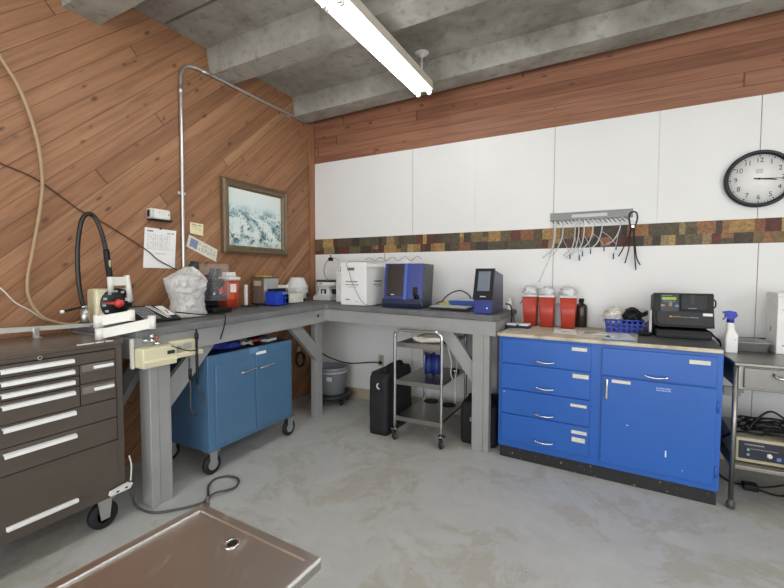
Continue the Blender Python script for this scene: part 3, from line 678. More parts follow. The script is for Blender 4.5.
o = sheet('wall_certificate', 'tilted cream printed card with a blue-grey square on the wood wall', 'card', [(-1.452, 1.522), (-1.208, 1.424), (-1.228, 1.330), (-1.481, 1.434)], .003, mat('dedcc8', .6), mk, mat('7f8890', .7))
q = MB(); q.prism([(.0058, -1.438, 1.50), (.0058, -1.378, 1.476), (.0058, -1.398, 1.412), (.0058, -1.456, 1.437)], (.0008, 0, 0)); q.build('blue_panel', mat('7f87ad', .6), o)
# framed picture
o = thing('framed_picture', 'framed pale teal abstract print in a wide bronze frame', 'picture', (0, -.815, 1.70))
fy0, fy1, fz0, fz1 = -1.175, -.448, 1.404, 1.998
q = MB()
prof = [(0, .0), (0, .035), (.018, .045), (.03, .036), (.05, .040), (.062, .026), (.066, .012), (.066, .0)]
rr = []
for ins, dep in prof: rr.append([(.001+dep, fy0+ins, fz0+ins), (.001+dep, fy1-ins, fz0+ins), (.001+dep, fy1-ins, fz1-ins), (.001+dep, fy0+ins, fz1-ins)])
q.rings(rr, False, True, False); q.build('frame', mat('6f5d47', .45, .25, .15, 30), o)
def print_mat():
    u = NT('teal_print'); X = u.xyz('Generated'); z = X[2]; v = u.obj()
    a = u.noise(v, 22, 6, .75, 1.2); c2 = u.noise(v, 9, 4, .6, .8)
    low = u.M('MULTIPLY', u.ss(z, .80, .45), u.ss(z, -.05, .12))
    ink = u.M('MULTIPLY', u.ss(u.M('ADD', a, u.M('MULTIPLY', c2, .6)), .80, .90), low)
    col = u.ramp(z, [(.0, srgb('cfdcd6')), (.25, srgb('dfe8e2')), (.6, srgb('d3e2e2')), (1, srgb('dfe6df'))])
    col = u.mix(u.M('MULTIPLY', u.M('MULTIPLY', u.ss(c2, .45, .62), low), .75), col, srgb('7fa9b2'))
    col = u.mix(u.M('MULTIPLY', ink, .9), col, srgb('2a4f5c')); u.out(col, .25); return u.m
q = MB(); q.box(.004, .014, fy0+.062, fy1-.062, fz0+.062, fz1-.062); q.build('print', print_mat(), o)

# ================================================================== clock
cX, cZ, cR = 3.545, 1.841, .178
o = thing('wall_clock', 'round black-rimmed wall clock with white face on the white wall', 'clock', (cX, -.008, cZ))
ax = (0, -1, 0)
q = MB(); q.lathe([(cR-.004, 0), (cR, .01), (cR-.002, .035), (cR-.012, .042), (cR-.022, .036), (cR-.026, .02), (cR-.028, .018)], (cX, -.008, cZ), 64, ax, False); q.build('rim', mat('15181f', .3), o)
q = MB(); q.lathe([(0, .02), (cR-.024, .02), (cR-.024, .0)], (cX, -.008, cZ), 64, ax); q.build('dial', mat('ecebe8', .5, var=.01), o)
FY = -.0285
q = MB()
for k in range(60):
    a = 2*PI*k/60; r0 = .142 if k % 5 else .139; wd = .0012 if k % 5 else .0032
    d = Vector((math.sin(a), 0, math.cos(a))); s_ = Vector((math.cos(a), 0, -math.sin(a)))
    p = Vector((cX, FY, cZ)); q.prism([p+d*r0+s_*wd, p+d*.149+s_*wd, p+d*.149-s_*wd, p+d*r0-s_*wd], (0, -.0005, 0))
q.build('minute_marks', M_BLACK, o)
bmx = bmesh.new()
for k in range(1, 13):
    a = 2*PI*k/12; r = .116
    M4 = Matrix.Translation((cX+r*math.sin(a), FY, cZ+r*math.cos(a))) @ Matrix.Rotation(PI/2, 4, 'X') @ Matrix.Scale(.92, 4, (1, 0, 0))
    me = text_mesh(str(k), .042, M4, None, 'numeral', None); bmx.from_mesh(me); bpy.data.meshes.remove(me)
q = MB(); q.bm.free(); q.bm = bmx; q.build('numerals', mat('33353a', .5), o)
q = MB(); q.box(cX-.018, cX+.018, FY-.0004, FY, cZ+.035, cZ+.062); q.box(cX-.02, cX+.02, FY-.0004, FY, cZ-.047, cZ-.045); q.build('dial_print', mat('c3c3c4', .5), o)
def hand(q, ang_, L, tail, wd, y):
    a = math.radians(ang_); d = Vector((math.sin(a), 0, math.cos(a))); s_ = Vector((math.cos(a), 0, -math.sin(a))); p = Vector((cX, y, cZ))
    q.prism([p-d*tail+s_*wd, p+d*L+s_*wd*.5, p+d*L-s_*wd*.5, p-d*tail-s_*wd], (0, -.001, 0))
q = MB(); hand(q, 98, .085, .025, .0042, FY-.002); q.build('hour_hand', M_BLACK, o)
q = MB(); hand(q, 93, .132, .02, .0028, FY-.004); q.build('minute_hand', M_BLACK, o)
q = MB(); hand(q, 101, .135, .03, .0009, FY-.006); q.build('second_hand', M_BLACK, o)
q = MB(); q.cyl((cX, FY, cZ), (cX, FY-.008, cZ), .006, n=12); q.build('hub', M_BLACK, o)

# ================================================================== hook rack with tubes and strap
o = thing('tool_rack', 'stainless steel wall rack with a row of slanted fingers', 'rack', (2.584, -.008, 1.68))
q = MB(); q.box(2.306, 2.862, -.012, -.008, 1.645, 1.708, .001); q.build('back_plate', M_RACK, o)
q = MB(); q.box(2.46, 2.70, -.0126, -.0121, 1.666, 1.690); q.build('painted_reflection', mat('c4c4c2', .4), o)  # pale strip painting in the white reflection on the steel plate
for i in range(18):
    xx = 2.318+i*.0288
    q = MB(); q.prism([(xx, -.012, 1.656), (xx+.013, -.012, 1.650), (xx+.040, -.058, 1.612), (xx+.030, -.058, 1.616)], (0, -.003, -.003)); q.build('finger', steel('finger_steel', 'c4c4c2', .25) if i == 0 else bpy.data.materials['finger_steel'], o)
M_TUBE = mat('dfe2e4', .2, alpha=.6); M_TIP = mat('2c5a80', .4)
tubes = [(2.340, -.06, [(2.352, 1.62), (2.350, 1.52), (2.325, 1.42), (2.262, 1.365)], None), (2.36, -.05, [(2.345, 1.61), (2.335, 1.47), (2.31, 1.36), (2.235, 1.172)], 3.0),
         (2.40, -.05, [(2.405, 1.62), (2.40, 1.52), (2.37, 1.44), (2.335, 1.38)], 1), (2.488, -.05, [(2.49, 1.62), (2.487, 1.53), (2.47, 1.44), (2.41, 1.375)], 1), (2.515, -.055, [(2.515, 1.62), (2.512, 1.52), (2.49, 1.43), (2.43, 1.36)], 1),
         (2.55, -.05, [(2.55, 1.62), (2.548, 1.53), (2.53, 1.45), (2.47, 1.38)], 1), (2.61, -.05, [(2.61, 1.62), (2.605, 1.54), (2.58, 1.47), (2.52, 1.41)], 1),
         (2.67, -.05, [(2.67, 1.62), (2.665, 1.55), (2.64, 1.47), (2.59, 1.42)], 1), (2.79, -.05, [(2.79, 1.62), (2.775, 1.54), (2.74, 1.48), (2.70, 1.455)], 1)]
tips = [None, None, (2.457, 1.373), (2.521, 1.359), (2.542, 1.39), (2.595, 1.408), (2.684, 1.424), (2.761, 1.435), (2.746, 1.367)]
where = ['leftmost on the steel rack, short and curling left', 'longest one, hanging from left end of the rack'] + ['%s from the left among the hanging tubes' % s for s in ('third', 'fourth', 'fifth', 'sixth', 'seventh', 'eighth')] + ['nearest the black strap']
for (xx, yy, pts, _), tp, wh in zip(tubes, tips, where):
    tt = thing('rubber_tube' if False else 'plastic_tube', 'clear plastic tube, ' + wh, 'tube', (xx, yy, 1.63), 'clear tubes on the steel rack')
    q = MB(); q.tube([(xx, -.035, 1.625), (pts[0][0], -.055, 1.64)] + [(a, yy, z_) for a, z_ in pts], .0042, 8); q.build('tube_body', M_TUBE, tt)
    if tp:
        q = MB(); q.tube([(pts[1][0], yy-.004, pts[1][1]), ((pts[1][0]+tp[0])/2, yy, tp[1]+.08), (tp[0], yy+.004, tp[1]+.02)], .0022, 6); q.build('guide_line', M_TUBE, tt)
        q = MB(); q.cyl((tp[0], yy+.004, tp[1]+.022), (tp[0]+.001, yy+.004, tp[1]-.02), .0045, n=8); q.build('blue_tip', M_TIP, tt)
o = thing('leather_strap', 'black leather strap looped over the right end of the rack', 'strap', (2.862, -.06, 1.64))
q = MB(); q.tube([(2.850, -.075, 1.56), (2.838, -.078, 1.62), (2.842, -.07, 1.665), (2.862, -.06, 1.678), (2.882, -.07, 1.665), (2.886, -.078, 1.62), (2.870, -.078, 1.56)], .0055, 8); q.build('loop', mat('221c1a', .5), o)
for pts in ([(2.852, -.075, 1.575), (2.835, -.06, 1.50), (2.80, -.045, 1.41), (2.778, -.04, 1.366)], [(2.855, -.075, 1.575), (2.845, -.06, 1.47), (2.838, -.05, 1.40), (2.820, -.04, 1.318)],
            [(2.862, -.075, 1.575), (2.868, -.06, 1.50), (2.878, -.045, 1.38), (2.889, -.04, 1.268)], [(2.868, -.075, 1.575), (2.876, -.055, 1.48), (2.89, -.045, 1.36), (2.914, -.035, 1.304)]):
    q = MB(); q.tube(pts, .0045, 6); q.build('strap_end', mat('2b1d18', .5), o)
q = MB(); q.box(2.85, 2.872, -.084, -.064, 1.562, 1.582, .004); q.build('metal_clasp', M_CHROME, o)

# ================================================================== things on tool chest and left bench
CH = .916
o = thing('mounting_rail', 'flat metal rail on a bracket at the rear of the tool chest', 'rail', (.2, -2.45, CH))
q = MB(); q.prism([(.195, -2.78, .957), (.195, -2.188, .944), (.195, -2.188, .962), (.195, -2.78, .986)], (.010, 0, 0)); q.build('bar', mat('c9c6c0', .35, .3), o)
for yy in (-2.455, -2.70):
    q = MB(); q.box(.192, .212, yy-.012, yy+.012, CH, .965, .002); q.box(.192, .235, yy-.014, yy+.014, CH, CH+.005, .001); q.build('bracket', M_GALV, o)
zb_ = ZL(-2.1)
o = thing('dial_unit', 'cream medical unit with large black dial and red pointer at left bench end', 'medical device', (.15, -2.09, zb_))
q = MB(); q.box(.10, .20, -2.178, -1.982, zb_+.001, 1.150, .016, 3); q.build('housing', M_CREAM, o)
dy, dz = -2.072, 1.064
q = MB(); q.lathe([(.086, .0), (.088, .006), (.081, .012), (0, .012)], (.199, dy, dz), 40, (1, 0, 0)); q.build('dial', mat('1b1d20', .35), o)
for k in range(12):
    a = 2*PI*k/12+.1; c_ = Vector((.2115, dy+.071*math.cos(a), dz+.071*math.sin(a)))
    q = MB(); q.box(c_.x-.0008, c_.x+.0008, c_.y-.009, c_.y+.009, c_.z-.006, c_.z+.006); q.build('dial_mark', mat('b9c1c8', .5), o)
q = MB(); q.lathe([(.026, .011), (.023, .035), (0, .036)], (.199, dy+.004, dz), 8, (1, 0, 0)); q.prism([(.214, dy-.082, dz+.006), (.214, dy-.016, dz+.010), (.214, dy-.016, dz-.006), (.214, dy-.082, dz+.002)], (.005, 0, 0)); q.build('pointer', mat('d4473f', .4), o)
q = MB(); q.tube([(.235, -2.03, 1.226), (.235, -2.012, 1.075)], .0145, 12, smooth=False); q.cyl((.235, -2.122, 1.218), (.235, -2.118, 1.13), .0145, n=14); q.box(.226, .244, -2.12, -2.03, 1.165, 1.217, .006); q.box(.195, .240, -2.03, -2.005, 1.075, 1.095, .004); q.build('holder_frame', mat('dedcd4', .35, var=.02), o)
o = thing('flexible_shaft', 'black flexible hose arm arching up from a metal post clamped to the rail', 'flexible arm', (.17, -2.215, .96))
q = MB(); q.cyl((.17, -2.222, .946), (.17, -2.222, 1.046), .0185, n=20); q.cyl((.17, -2.222, 1.046), (.17, -2.222, 1.052), .0205, n=20); q.build('post', M_GALV, o)
q = MB(); q.box(.155, .196, -2.236, -2.206, .944, .966, .003); q.build('clamp', M_DARK, o)
q = MB(); q.tube([(.17, -2.222, 1.045), (.17, -2.235, 1.10), (.17, -2.246, 1.20), (.17, -2.246, 1.358), (.17, -2.227, 1.502), (.17, -2.197, 1.560), (.17, -2.160, 1.555), (.18, -2.132, 1.478), (.20, -2.124, 1.393), (.21, -2.12, 1.338)], .0115, 12); q.build('hose', mat('1c1918', .4), o)
q = MB(); q.tube([(.205, -2.121, 1.37), (.215, -2.119, 1.29), (.233, -2.120, 1.215)], .0155, 12); q.build('hand_grip', M_BLACK, o)
q = MB(); q.box(.228, .234, -2.122, -2.114, 1.27, 1.31); q.build('grip_label', mat('c6b98f', .5), o)
o = thing('probe_rod', 'thin black rod with white tip beside the metal post on the rail', 'probe', (.21, -2.25, 1.05))
q = MB(); q.cyl((.192, -2.25, 1.052), (.21, -2.33, 1.04), .006, n=10); q.build('rod', M_BLACK, o)
q = MB(); q.cyl((.188, -2.215, 1.058), (.192, -2.25, 1.052), .005, n=10); q.build('sleeve', M_CHROME, o)
q = MB(); q.ball((.213, -2.345, 1.037), .010); q.build('tip', M_PAPER, o)
o = thing('articulated_arm', 'off-white folded articulated arm standing on the tool chest corner', 'arm', (.54, -2.33, CH))
M_ARM = mat('e4e2da', .35, var=.02)
q = MB(); q.cyl((.54, -2.335, CH+.0005), (.54, -2.335, .972), .020, n=18); q.build('base_knuckle', M_ARM, o)
q = MB(); q.cyl((.54, -2.340, .976), (.54, -2.340, 1.034), .020, n=18); q.build('upper_knuckle', M_ARM, o)
def link(a, b_, z0_, z1_, z2_, z3_, th=.013):
    a, b_ = Vector(a), Vector(b_); n_ = (b_-a).cross(Vector((0, 0, 1))).normalized()*th
    q = MB(); q.prism([(a+n_)+Vector((0, 0, z0_)), (b_+n_)+Vector((0, 0, z2_)), (b_+n_)+Vector((0, 0, z3_)), (a+n_)+Vector((0, 0, z1_))], -2*n_); return q
link((.54, -2.335, 0), (.66, -2.165, 0), .920, .966, .958, 1.008).build('lower_link', M_ARM, o)
link((.54, -2.340, 0), (.60, -2.225, 0), .982, 1.030, 1.002, 1.050).build('upper_link', M_ARM, o)
q = MB(); q.cyl((.664, -2.155, .955), (.664, -2.155, 1.022), .018, n=18); q.build('end_knuckle', M_ARM, o)
q = MB(); q.cyl((.602, -2.22, 1.0), (.602, -2.22, 1.054), .016, n=18); q.build('end_knuckle', M_ARM, o)
# open black case with keys
BT = ZL(-1.93)+.001
o = thing('key_console', 'sloped black console with key grid and white sheet at left bench end', 'console', (.34, -1.93, BT))
q = MB(); q.prism([(.44, -2.055, BT), (.44, -2.055, BT+.012), (.25, -2.055, BT+.085), (.235, -2.055, BT+.085), (.235, -2.055, BT)], (0, .218, 0)); q.build('case_base', M_BLACK, o)
KA = math.atan2(.073, .19); KM = Matrix.Translation((.44, -2.055, BT+.012)) @ Matrix.Rotation(KA, 4, 'Y') @ Matrix.Translation((0, 0, .0005))
q = MB()
for i in range(7):
    for j in range(5): q.box(-.18+i*.024, -.164+i*.024, .012+j*.020, .026+j*.020, 0, .004, .001, 1, KM)
q.build('key_grid', mat('8c8f90', .5), o)
q = MB(); q.prism([(-.195, .115, 0), (-.02, .145, 0), (-.02, .153, 0), (-.195, .123, 0)], (0, 0, .003), KM); q.prism([(-.195, .135, 0), (-.02, .162, 0), (-.02, .166, 0), (-.195, .140, 0)], (0, 0, .003), KM); q.build('divider', M_WPLA, o)
q = MB(); q.box(-.185, -.05, .165, .212, 0, .0015, M=KM); l = q.build('white_sheet', M_PAPER, o)
q = MB(); q.prism([(-.16, .172, .0015), (-.11, .188, .0015), (-.09, .196, .0015), (-.12, .182, .0015)], (0, 0, .0006), KM); q.prism([(-.13, .196, .0015), (-.08, .182, .0015), (-.07, .185, .0015), (-.12, .2, .0015)], (0, 0, .0006), KM); q.build('printed_marks', M_INK, l)
BT = ZL(-1.71)+.001
# bagged microscope
o = thing('bagged_microscope', 'microscope with dark green top under a crumpled white plastic bag', 'microscope', (.32, -1.71, BT))
q = MB(); q.box(.25, .39, -1.77, -1.64, BT, BT+.05, .01); q.box(.20, .28, -1.74, -1.67, BT+.05, BT+.26, .01); q.build('stand', M_GREYP, o)
q = MB(); q.lathe([(.03, .0), (.034, .03), (.036, .07), (.028, .08), (.026, .10), (0, .102)], (.27, -1.632, BT+.255), 14, (0, .2, 1)); q.build('eyepiece_head', mat('25342f', .5, var=.2, scale=30), o)
outl = [(0, -1.815, -1.60), (.06, -1.822, -1.596), (.14, -1.812, -1.612), (.25, -1.806, -1.622), (.36, -1.81, -1.622), (.44, -1.822, -1.618), (.50, -1.834, -1.612), (.58, -1.842, -1.602), (.66, -1.848, -1.596), (.74, -1.852, -1.592), (.80, -1.83, -1.602), (.86, -1.79, -1.625), (.92, -1.755, -1.655), (1.0, -1.715, -1.69)]
q = MB(); rr = []
def crease(p): return abs(mnoise.noise(p))*2-.5
for (h, ya, yb) in [tuple(a_+(b2-a_)*f for a_, b2 in zip(outl[i], outl[i+1])) for i in range(len(outl)-1) for f in (0, .25, .5, .75)]+[outl[-1]]:
    ring = []
    hx = .088*(1 if h < .75 else 1-(h-.75)*2.6)
    for k in range(72):
        a = 2*PI*k/72; e = .72
        cx_ = math.copysign(abs(math.cos(a))**e, math.cos(a)); sy_ = math.copysign(abs(math.sin(a))**e, math.sin(a))
        nz = crease(Vector((cx_*1.5+9, sy_*1.5+h*2, h*4)))*.015+crease(Vector((cx_*3.5, sy_*3.5+4, h*9)))*.010+crease(Vector((cx_*8, sy_*8+2, h*22)))*.007
        x = .33+cx_*(hx+nz); y = (ya+yb)/2+sy_*((yb-ya)/2+nz*.35)
        ring.append((x, y, BT+.001+h*.318+(.012*mnoise.noise(Vector((x*24, y*24, h))) if 0 < h < 1 else 0)))
    rr.append(ring)
q.rings(rr, True); q.build('plastic_bag', M_BAGW, o)
BT = ZL(-1.45)+.001
SH = Matrix.Translation((.0, -.020, 0)) @ Matrix.Translation((0, -1.45, 0)) @ Matrix.Diagonal((1, .84, 1, 1)) @ Matrix.Translation((0, 1.45, 0))
# black microscope in clear bag
o = thing('clear_bagged_microscope', 'black microscope partly covered by a clear plastic bag', 'microscope', (.27, -1.45, BT))
q = MB(); q.box(.17, .37, -1.545, -1.36, BT, BT+.035, .008); q.xf(SH); q.build('foot', M_BLACK, o)
q = MB(); q.box(.17, .26, -1.52, -1.38, BT+.03, BT+.26, .02); q.box(.25, .34, -1.52, -1.40, BT+.18, BT+.235, .015); q.box(.20, .34, -1.53, -1.385, BT+.085, BT+.11, .004); q.xf(SH); q.build('body', M_BLACK, o)
q = MB(); q.lathe([(.04, 0), (.055, .03), (.05, .085), (.03, .10)], (.28, -1.46, BT+.14), 20, (.1, .1, 1)); q.xf(SH); q.build('head', mat('1b1c1e', .3), o)
for yy in (-1.49, -1.43):
    q = MB(); q.cyl((.26, yy, BT+.20), (.31, yy, BT+.30), .015, .019, 14); q.xf(SH); q.build('eyepiece', M_DARK, o)
for k, (dx, dy) in enumerate(((0, 0), (.02, .025), (.02, -.025))):
    q = MB(); q.cyl((.29+dx, -1.455+dy, BT+.15), (.29+dx*1.4, -1.455+dy*1.5, BT+.112), .011, .008, 12); q.xf(SH); q.build('objective', M_CHROME, o)
for yy in (-1.37, -1.53):
    q = MB(); q.cyl((.21, yy-.012, BT+.06), (.21, yy+.02, BT+.06), .02, n=16); q.xf(SH); q.build('focus_knob', M_DARK, o)
q = MB(); q.box(.335, .342, -1.46, -1.42, BT+.135, BT+.165, .003); q.xf(SH); q.build('red_tag', mat('c0435a', .5), o)
q = MB(); rr = []
for h, s in ((.085, 1.0), (.13, 1.06), (.19, 1.02), (.25, 1.0), (.31, 1.0), (.335, .93)):
    rr.append([(.27+.105*s*math.copysign(abs(math.cos(2*PI*k/32))**.6, math.cos(2*PI*k/32))+.010*mnoise.noise(Vector((k*.5, h*20, 2))), -1.448+.098*s*math.copysign(abs(math.sin(2*PI*k/32))**.6, math.sin(2*PI*k/32))+.008*mnoise.noise(Vector((k*.6, h*18, 7))), BT+h) for k in range(32)])
q.rings(rr, False); q._tag([q.bm.faces.new([v for v in list(q.bm.verts)[-32:]])]); q.xf(SH); q.build('clear_bag', M_CLEAR, o)
BT = ZL(-1.21)+.001
# sharps container on left bench
o = thing('sharps_container', 'red sharps container with white lid and label against the wood wall', 'sharps container', (.12, -1.21, BT))
q = MB(); rr = []
def rrect(cx_, cy_, hx, hy, r, z, N=4):
    ring = []
    for (sx, sy, a0) in ((1, 1, 0), (-1, 1, 90), (-1, -1, 180), (1, -1, 270)):
        for i in range(N+1):
            a = math.radians(a0+90*i/N); ring.append((cx_+(hx-r)*sx+r*math.cos(a), cy_+(hy-r)*sy+r*math.sin(a), z))
    return ring
q.rings([rrect(.11, -1.205, .052, .050, .012, BT), rrect(.11, -1.205, .060, .060, .014, BT+.215)]); q.build('container', mat('cc4a30', .4), o)
q = MB(); q.rings([rrect(.11, -1.205, .066, .068, .014, BT+.212), rrect(.11, -1.205, .068, .070, .014, BT+.235), rrect(.11, -1.205, .05, .055, .014, BT+.24)]); q.rings([rrect(.11, -1.195, .035, .045, .01, BT+.24), rrect(.11, -1.195, .03, .04, .01, BT+.275)]); q.build('lid', M_WPLA, o)
q = MB(); q.box(.168, .1715, -1.235, -1.18, BT+.12, BT+.185, .001); q.build('paper_label', M_PAPER, o)
q = MB(); q.box(.166, .1705, -1.245, -1.20, BT+.07, BT+.112, .001); q.build('warning_label', mat('e0622d', .5), o)
BT = ZL(-1.06)+.001
# white upright stand
o = thing('upright_holder', 'slim white upright stand on a dark base beside the red container', 'stand', (.14, -1.06, BT))
q = MB(); q.lathe([(.04, 0), (.038, .006), (.01, .008)], (.14, -1.06, BT), 20); q.build('base', M_DARK, o)
q = MB(); q.box(.132, .15, -1.072, -1.045, BT+.006, BT+.172, .004); q.build('post', M_WPLA, o)
q = MB(); q.tube([(.2, -1.09, BT+.005), (.26, -1.05, BT+.006), (.22, -1.0, BT+.005), (.16, -.98, BT+.006), (.2, -.95, BT+.005)], .004, 6); tag(q.build('short_cable', M_BLACK, at=(.2, -1.03, BT)), 'short black cable lying on the bench in front of the white stand', 'cable')
BT = ZL(-.81)+.001
# steel box (sterilizer)
o = thing('countertop_sterilizer', 'small grey metal box unit with brown front and yellow pad on top', 'device', (.12, -.81, BT))
q = MB(); q.box(.055, .185, -.897, -.735, BT+.006, BT+.222, .006); q.build('housing', mat('c0c1c1', .35, .4), o)
q = MB(); q.box(.055, .185, -.908, -.896, BT+.004, BT+.224, .004); q.build('front_panel', mat('75665c', .5), o)
q = MB(); q.box(.045, .194, -.911, -.73, BT+.216, BT+.230, .004); q.build('top_plate', mat('5e524c', .5), o)
q = MB(); q.box(.045, .194, -.911, -.73, BT, BT+.008, .002); q.build('base_plate', M_BLACK, o)
q = MB(); q.box(.075, .155, -.9095, -.9075, BT+.155, BT+.195); q.build('paper_label', mat('c9bd9b', .6), o)
q = MB(); q.prism([(.07, -.88, 0), (.16, -.88, 0), (.175, -.80, 0), (.09, -.79, 0)], (0, 0, .008)); q.xf(Matrix.Translation((0, 0, BT+.2305))); tag(q.build('yellow_pad', mat('d9cb3c', .6), at=(.12, -.84, BT+.2305)), 'yellow pad lying on the grey metal box unit', 'pad')
# blue tube rack
o = thing('tube_rack', 'bright blue plastic tube rack on the bench before the metal box', 'rack', (.27, -.84, BT))
q = MB()
for zz in (.0, .05, .1): q.box(.215, .325, -.905, -.775, BT+zz, BT+zz+.008, .001)
for i in range(5):
    yy = -.905+i*.0325
    for xx in (.215, .318): q.box(xx, xx+.007, yy, yy+.006 if i < 4 else -.775, BT, BT+.108)
q.box(.315, .3255, -.905, -.83, BT, BT+.108, .001); q.box(.215, .325, -.905, -.918, BT, BT+.108, .001); q.build('rack_frame', mat('2347c4', .35), o)
q = MB()
for i in range(6):
    for j in range(3): q.cyl((.32, -.892+i*.010, BT+.02+j*.03), (.3262, -.892+i*.010, BT+.02+j*.03), .0035, n=8)
q.build('rack_holes', mat('14277a', .5), o)
q = MB(); q.prism([(.24, -.92, BT+.1085), (.30, -.90, BT+.1085), (.31, -.78, BT+.112), (.25, -.765, BT+.112)], (0, 0, .022)); q.box(.25, .30, -.79, -.745, BT+.1085, BT+.12); tag(q.build('black_gripper', M_BLACK, at=(.27, -.83, BT+.1085)), 'flat black gadget resting on the blue tube rack', 'gadget')
BT = ZL(-.58)+.001
# white boxes
o = thing('white_carton', 'low white carton on the bench right of the blue tube rack', 'box', (.24, -.60, BT))
q = MB(); q.box(.17, .30, -.735, -.545, BT, BT+.078, .002); q.build('carton_body', mat('dcdacf', .6), o)
q = MB(); q.box(.17, .3015, -.735, -.7295, BT, BT+.0785); q.build('end_flap', mat('bfbdb3', .6), o)
o = thing('white_case', 'taller off-white box against the wood wall behind the low carton', 'box', (.08, -.57, BT))
q = MB(); q.box(.025, .11, -.70, -.52, BT, BT+.15, .003); q.build('box_body', M_WPLA, o)
q = MB(); q.box(.108, .112, -.58, -.56, BT+.1, BT+.125); q.box(.108, .112, -.55, -.535, BT+.08, BT+.125); q.build('printed_marks', M_GREYP, o)
# centrifuge
o = thing('centrifuge', 'domed light grey centrifuge in the bench corner against the wood wall', 'centrifuge', (.125, -.425, BT))
cxx, cyy = .125, -.425
q = MB(); q.lathe([(.082, .02), (.1, .03), (.104, .12), (.102, .125)], (cxx, cyy, BT), 32); q.build('bowl', mat('c2c3c2', .35), o)
q = MB(); q.lathe([(.105, .122), (.105, .13), (.064, .212), (.057, .218), (0, .22)], (cxx, cyy, BT), 32); q.build('lid', mat('d5d6d4', .3), o)
for k in range(4):
    a = PI/4+k*PI/2; q = MB(); q.cyl((cxx+(.062)*math.cos(a), cyy+(.062)*math.sin(a), BT), (cxx+(.062)*math.cos(a), cyy+(.062)*math.sin(a), BT+.03), .012, n=10); q.build('foot', M_BLACK, o)
q = MB(); q.box(cxx+.06, cxx+.107, cyy+.01, cyy+.07, BT+.035, BT+.075, .006); q.build('control_panel', M_DARK, o)
# second (open) centrifuge / balance
o = thing('open_centrifuge', 'small white centrifuge with raised clear round lid in the bench corner', 'centrifuge', (.335, -.235, BT))
sx, sy = .335, -.235
SC = Matrix.Translation((sx, sy, BT)) @ Matrix.Diagonal((.83, .83, .98, 1)) @ Matrix.Translation((-sx, -sy, -BT))
q = MB(); q.prism([(sx-.12, sy-.11, BT+.004), (sx-.12, sy-.11, BT+.035), (sx-.12, sy-.06, BT+.06), (sx-.12, sy+.1, BT+.06), (sx-.12, sy+.1, BT+.004)], (.24, 0, 0)); q.xf(SC); q.build('base', mat('cfd0d0', .35), o)
q = MB(); q.prism([(sx-.085, sy-.07, BT+.055), (sx+.085, sy-.07, BT+.055), (sx+.065, sy-.06, BT+.135), (sx-.065, sy-.06, BT+.135)], (0, .15, 0)); q.xf(SC); q.build('neck', M_WPLA, o)
q = MB(); q.box(sx-.035, sx+.035, sy-.076, sy-.068, BT+.065, BT+.11, .002); q.box(sx-.118, sx-.07, sy-.02, sy+.06, BT+.06, BT+.11, .004); q.box(sx+.07, sx+.118, sy-.02, sy+.06, BT+.06, BT+.11, .004); q.xf(SC); q.build('dark_recess', M_BLACK, o)
q = MB(); q.box(sx-.012, sx+.012, sy-.081, sy-.075, BT+.06, BT+.1, .002); q.xf(SC); q.build('latch', M_WPLA, o)
q = MB(); q.lathe([(.10, .13), (.118, .14), (.12, .185), (.112, .19)], (sx, sy, BT), 32); q.xf(SC); q.build('bowl', M_WPLA, o)
q = MB(); q.lathe([(.121, .178), (.125, .182), (.125, .197), (.104, .199), (.098, .18), (0, .18)], (sx, sy, BT), 32); q.xf(SC); q.build('bowl_gasket', mat('3a3836', .5), o)
q = MB(); q.box(sx-.02, sx+.02, sy-.126, sy-.119, BT+.16, BT+.168); q.xf(SC); q.build('printed_mark', mat('8f2f2a', .5), o)
q = MB(); q.lathe([(.118, 0), (.12, .004), (.112, .03), (.05, .042), (0, .043)], (sx, sy+.10, BT+.30), 36, (0, -1, .12)); q.xf(SC); l = q.build('clear_lid', M_CLEAR, o)
q = MB(); q.lathe([(.115, -.003), (.122, -.003), (.122, .006), (.115, .006)], (sx, sy+.10, BT+.30), 36, (0, -1, .12), False); q.xf(SC); q.build('lid_ring', mat('9a9c9e', .4), l)
q = MB(); q.box(sx-.025, sx+.025, sy+.05, sy+.09, BT+.385, BT+.42, .006); q.cyl((sx, sy+.07, BT+.40), (sx, sy+.07, BT+.445), .007, n=8); q.xf(SC); q.build('lid_latch', M_BLACK, l)
# boxes
def box_rot(name, label, cx_, cy_, w_, d_, h_, ang_, zb_, m, cat='box'):
    o = thing(name, label, cat, (cx_, cy_, zb_)); return o, Matrix.Translation((cx_, cy_, zb_)) @ Matrix.Rotation(math.radians(ang_), 4, 'Z')
zb_ = ZT(.76)+.0005
o, M4 = box_rot('cardboard_box', 'large white cardboard carton with red and grey print near bench front', .885, -.435, .252, .36, .335, -2, zb_, None)
q = MB(); q.box(-.126, .126, -.18, .18, 0, .335, .003, M=M4); q.build('carton_body', mat('ebebea', .55, var=.015), o)
q = MB(); q.box(-.13, .128, -.184, -.176, .315, .345, .002, M=M4); q.prism([(.128, -.175, .33), (.128, .175, .33), (.134, .175, .310), (.134, -.175, .310)], (.001, 0, 0), M4); q.build('lid_flap', mat('f1f1ef', .5), o)
q = MB(); R8 = random.Random(8)
def words(q, x0_, x1_, z0_, h_, M, face='f'):
    x = x0_
    while x < x1_:
        w__ = R8.uniform(.003, .009); e = min(x+w__, x1_)
        if face == 'f': q.box(x, e, -.1812, -.1802, z0_, z0_+h_, M=M)
        else: q.box(.1262, .1272, x, e, z0_, z0_+h_, M=M)
        x = e+R8.choice([.0015, .0015, .004])
M_RP = mat('8f5a56', .6)
words(q, -.075, .04, .186, .011, M4); q.build('red_print', M_RP, o)
q = MB(); words(q, -.08, -.035, .04, .010, M4); q.build('red_print', M_RP, o)
q = MB(); words(q, -.06, .06, .19, .012, M4, 's'); q.build('red_print', M_RP, o)
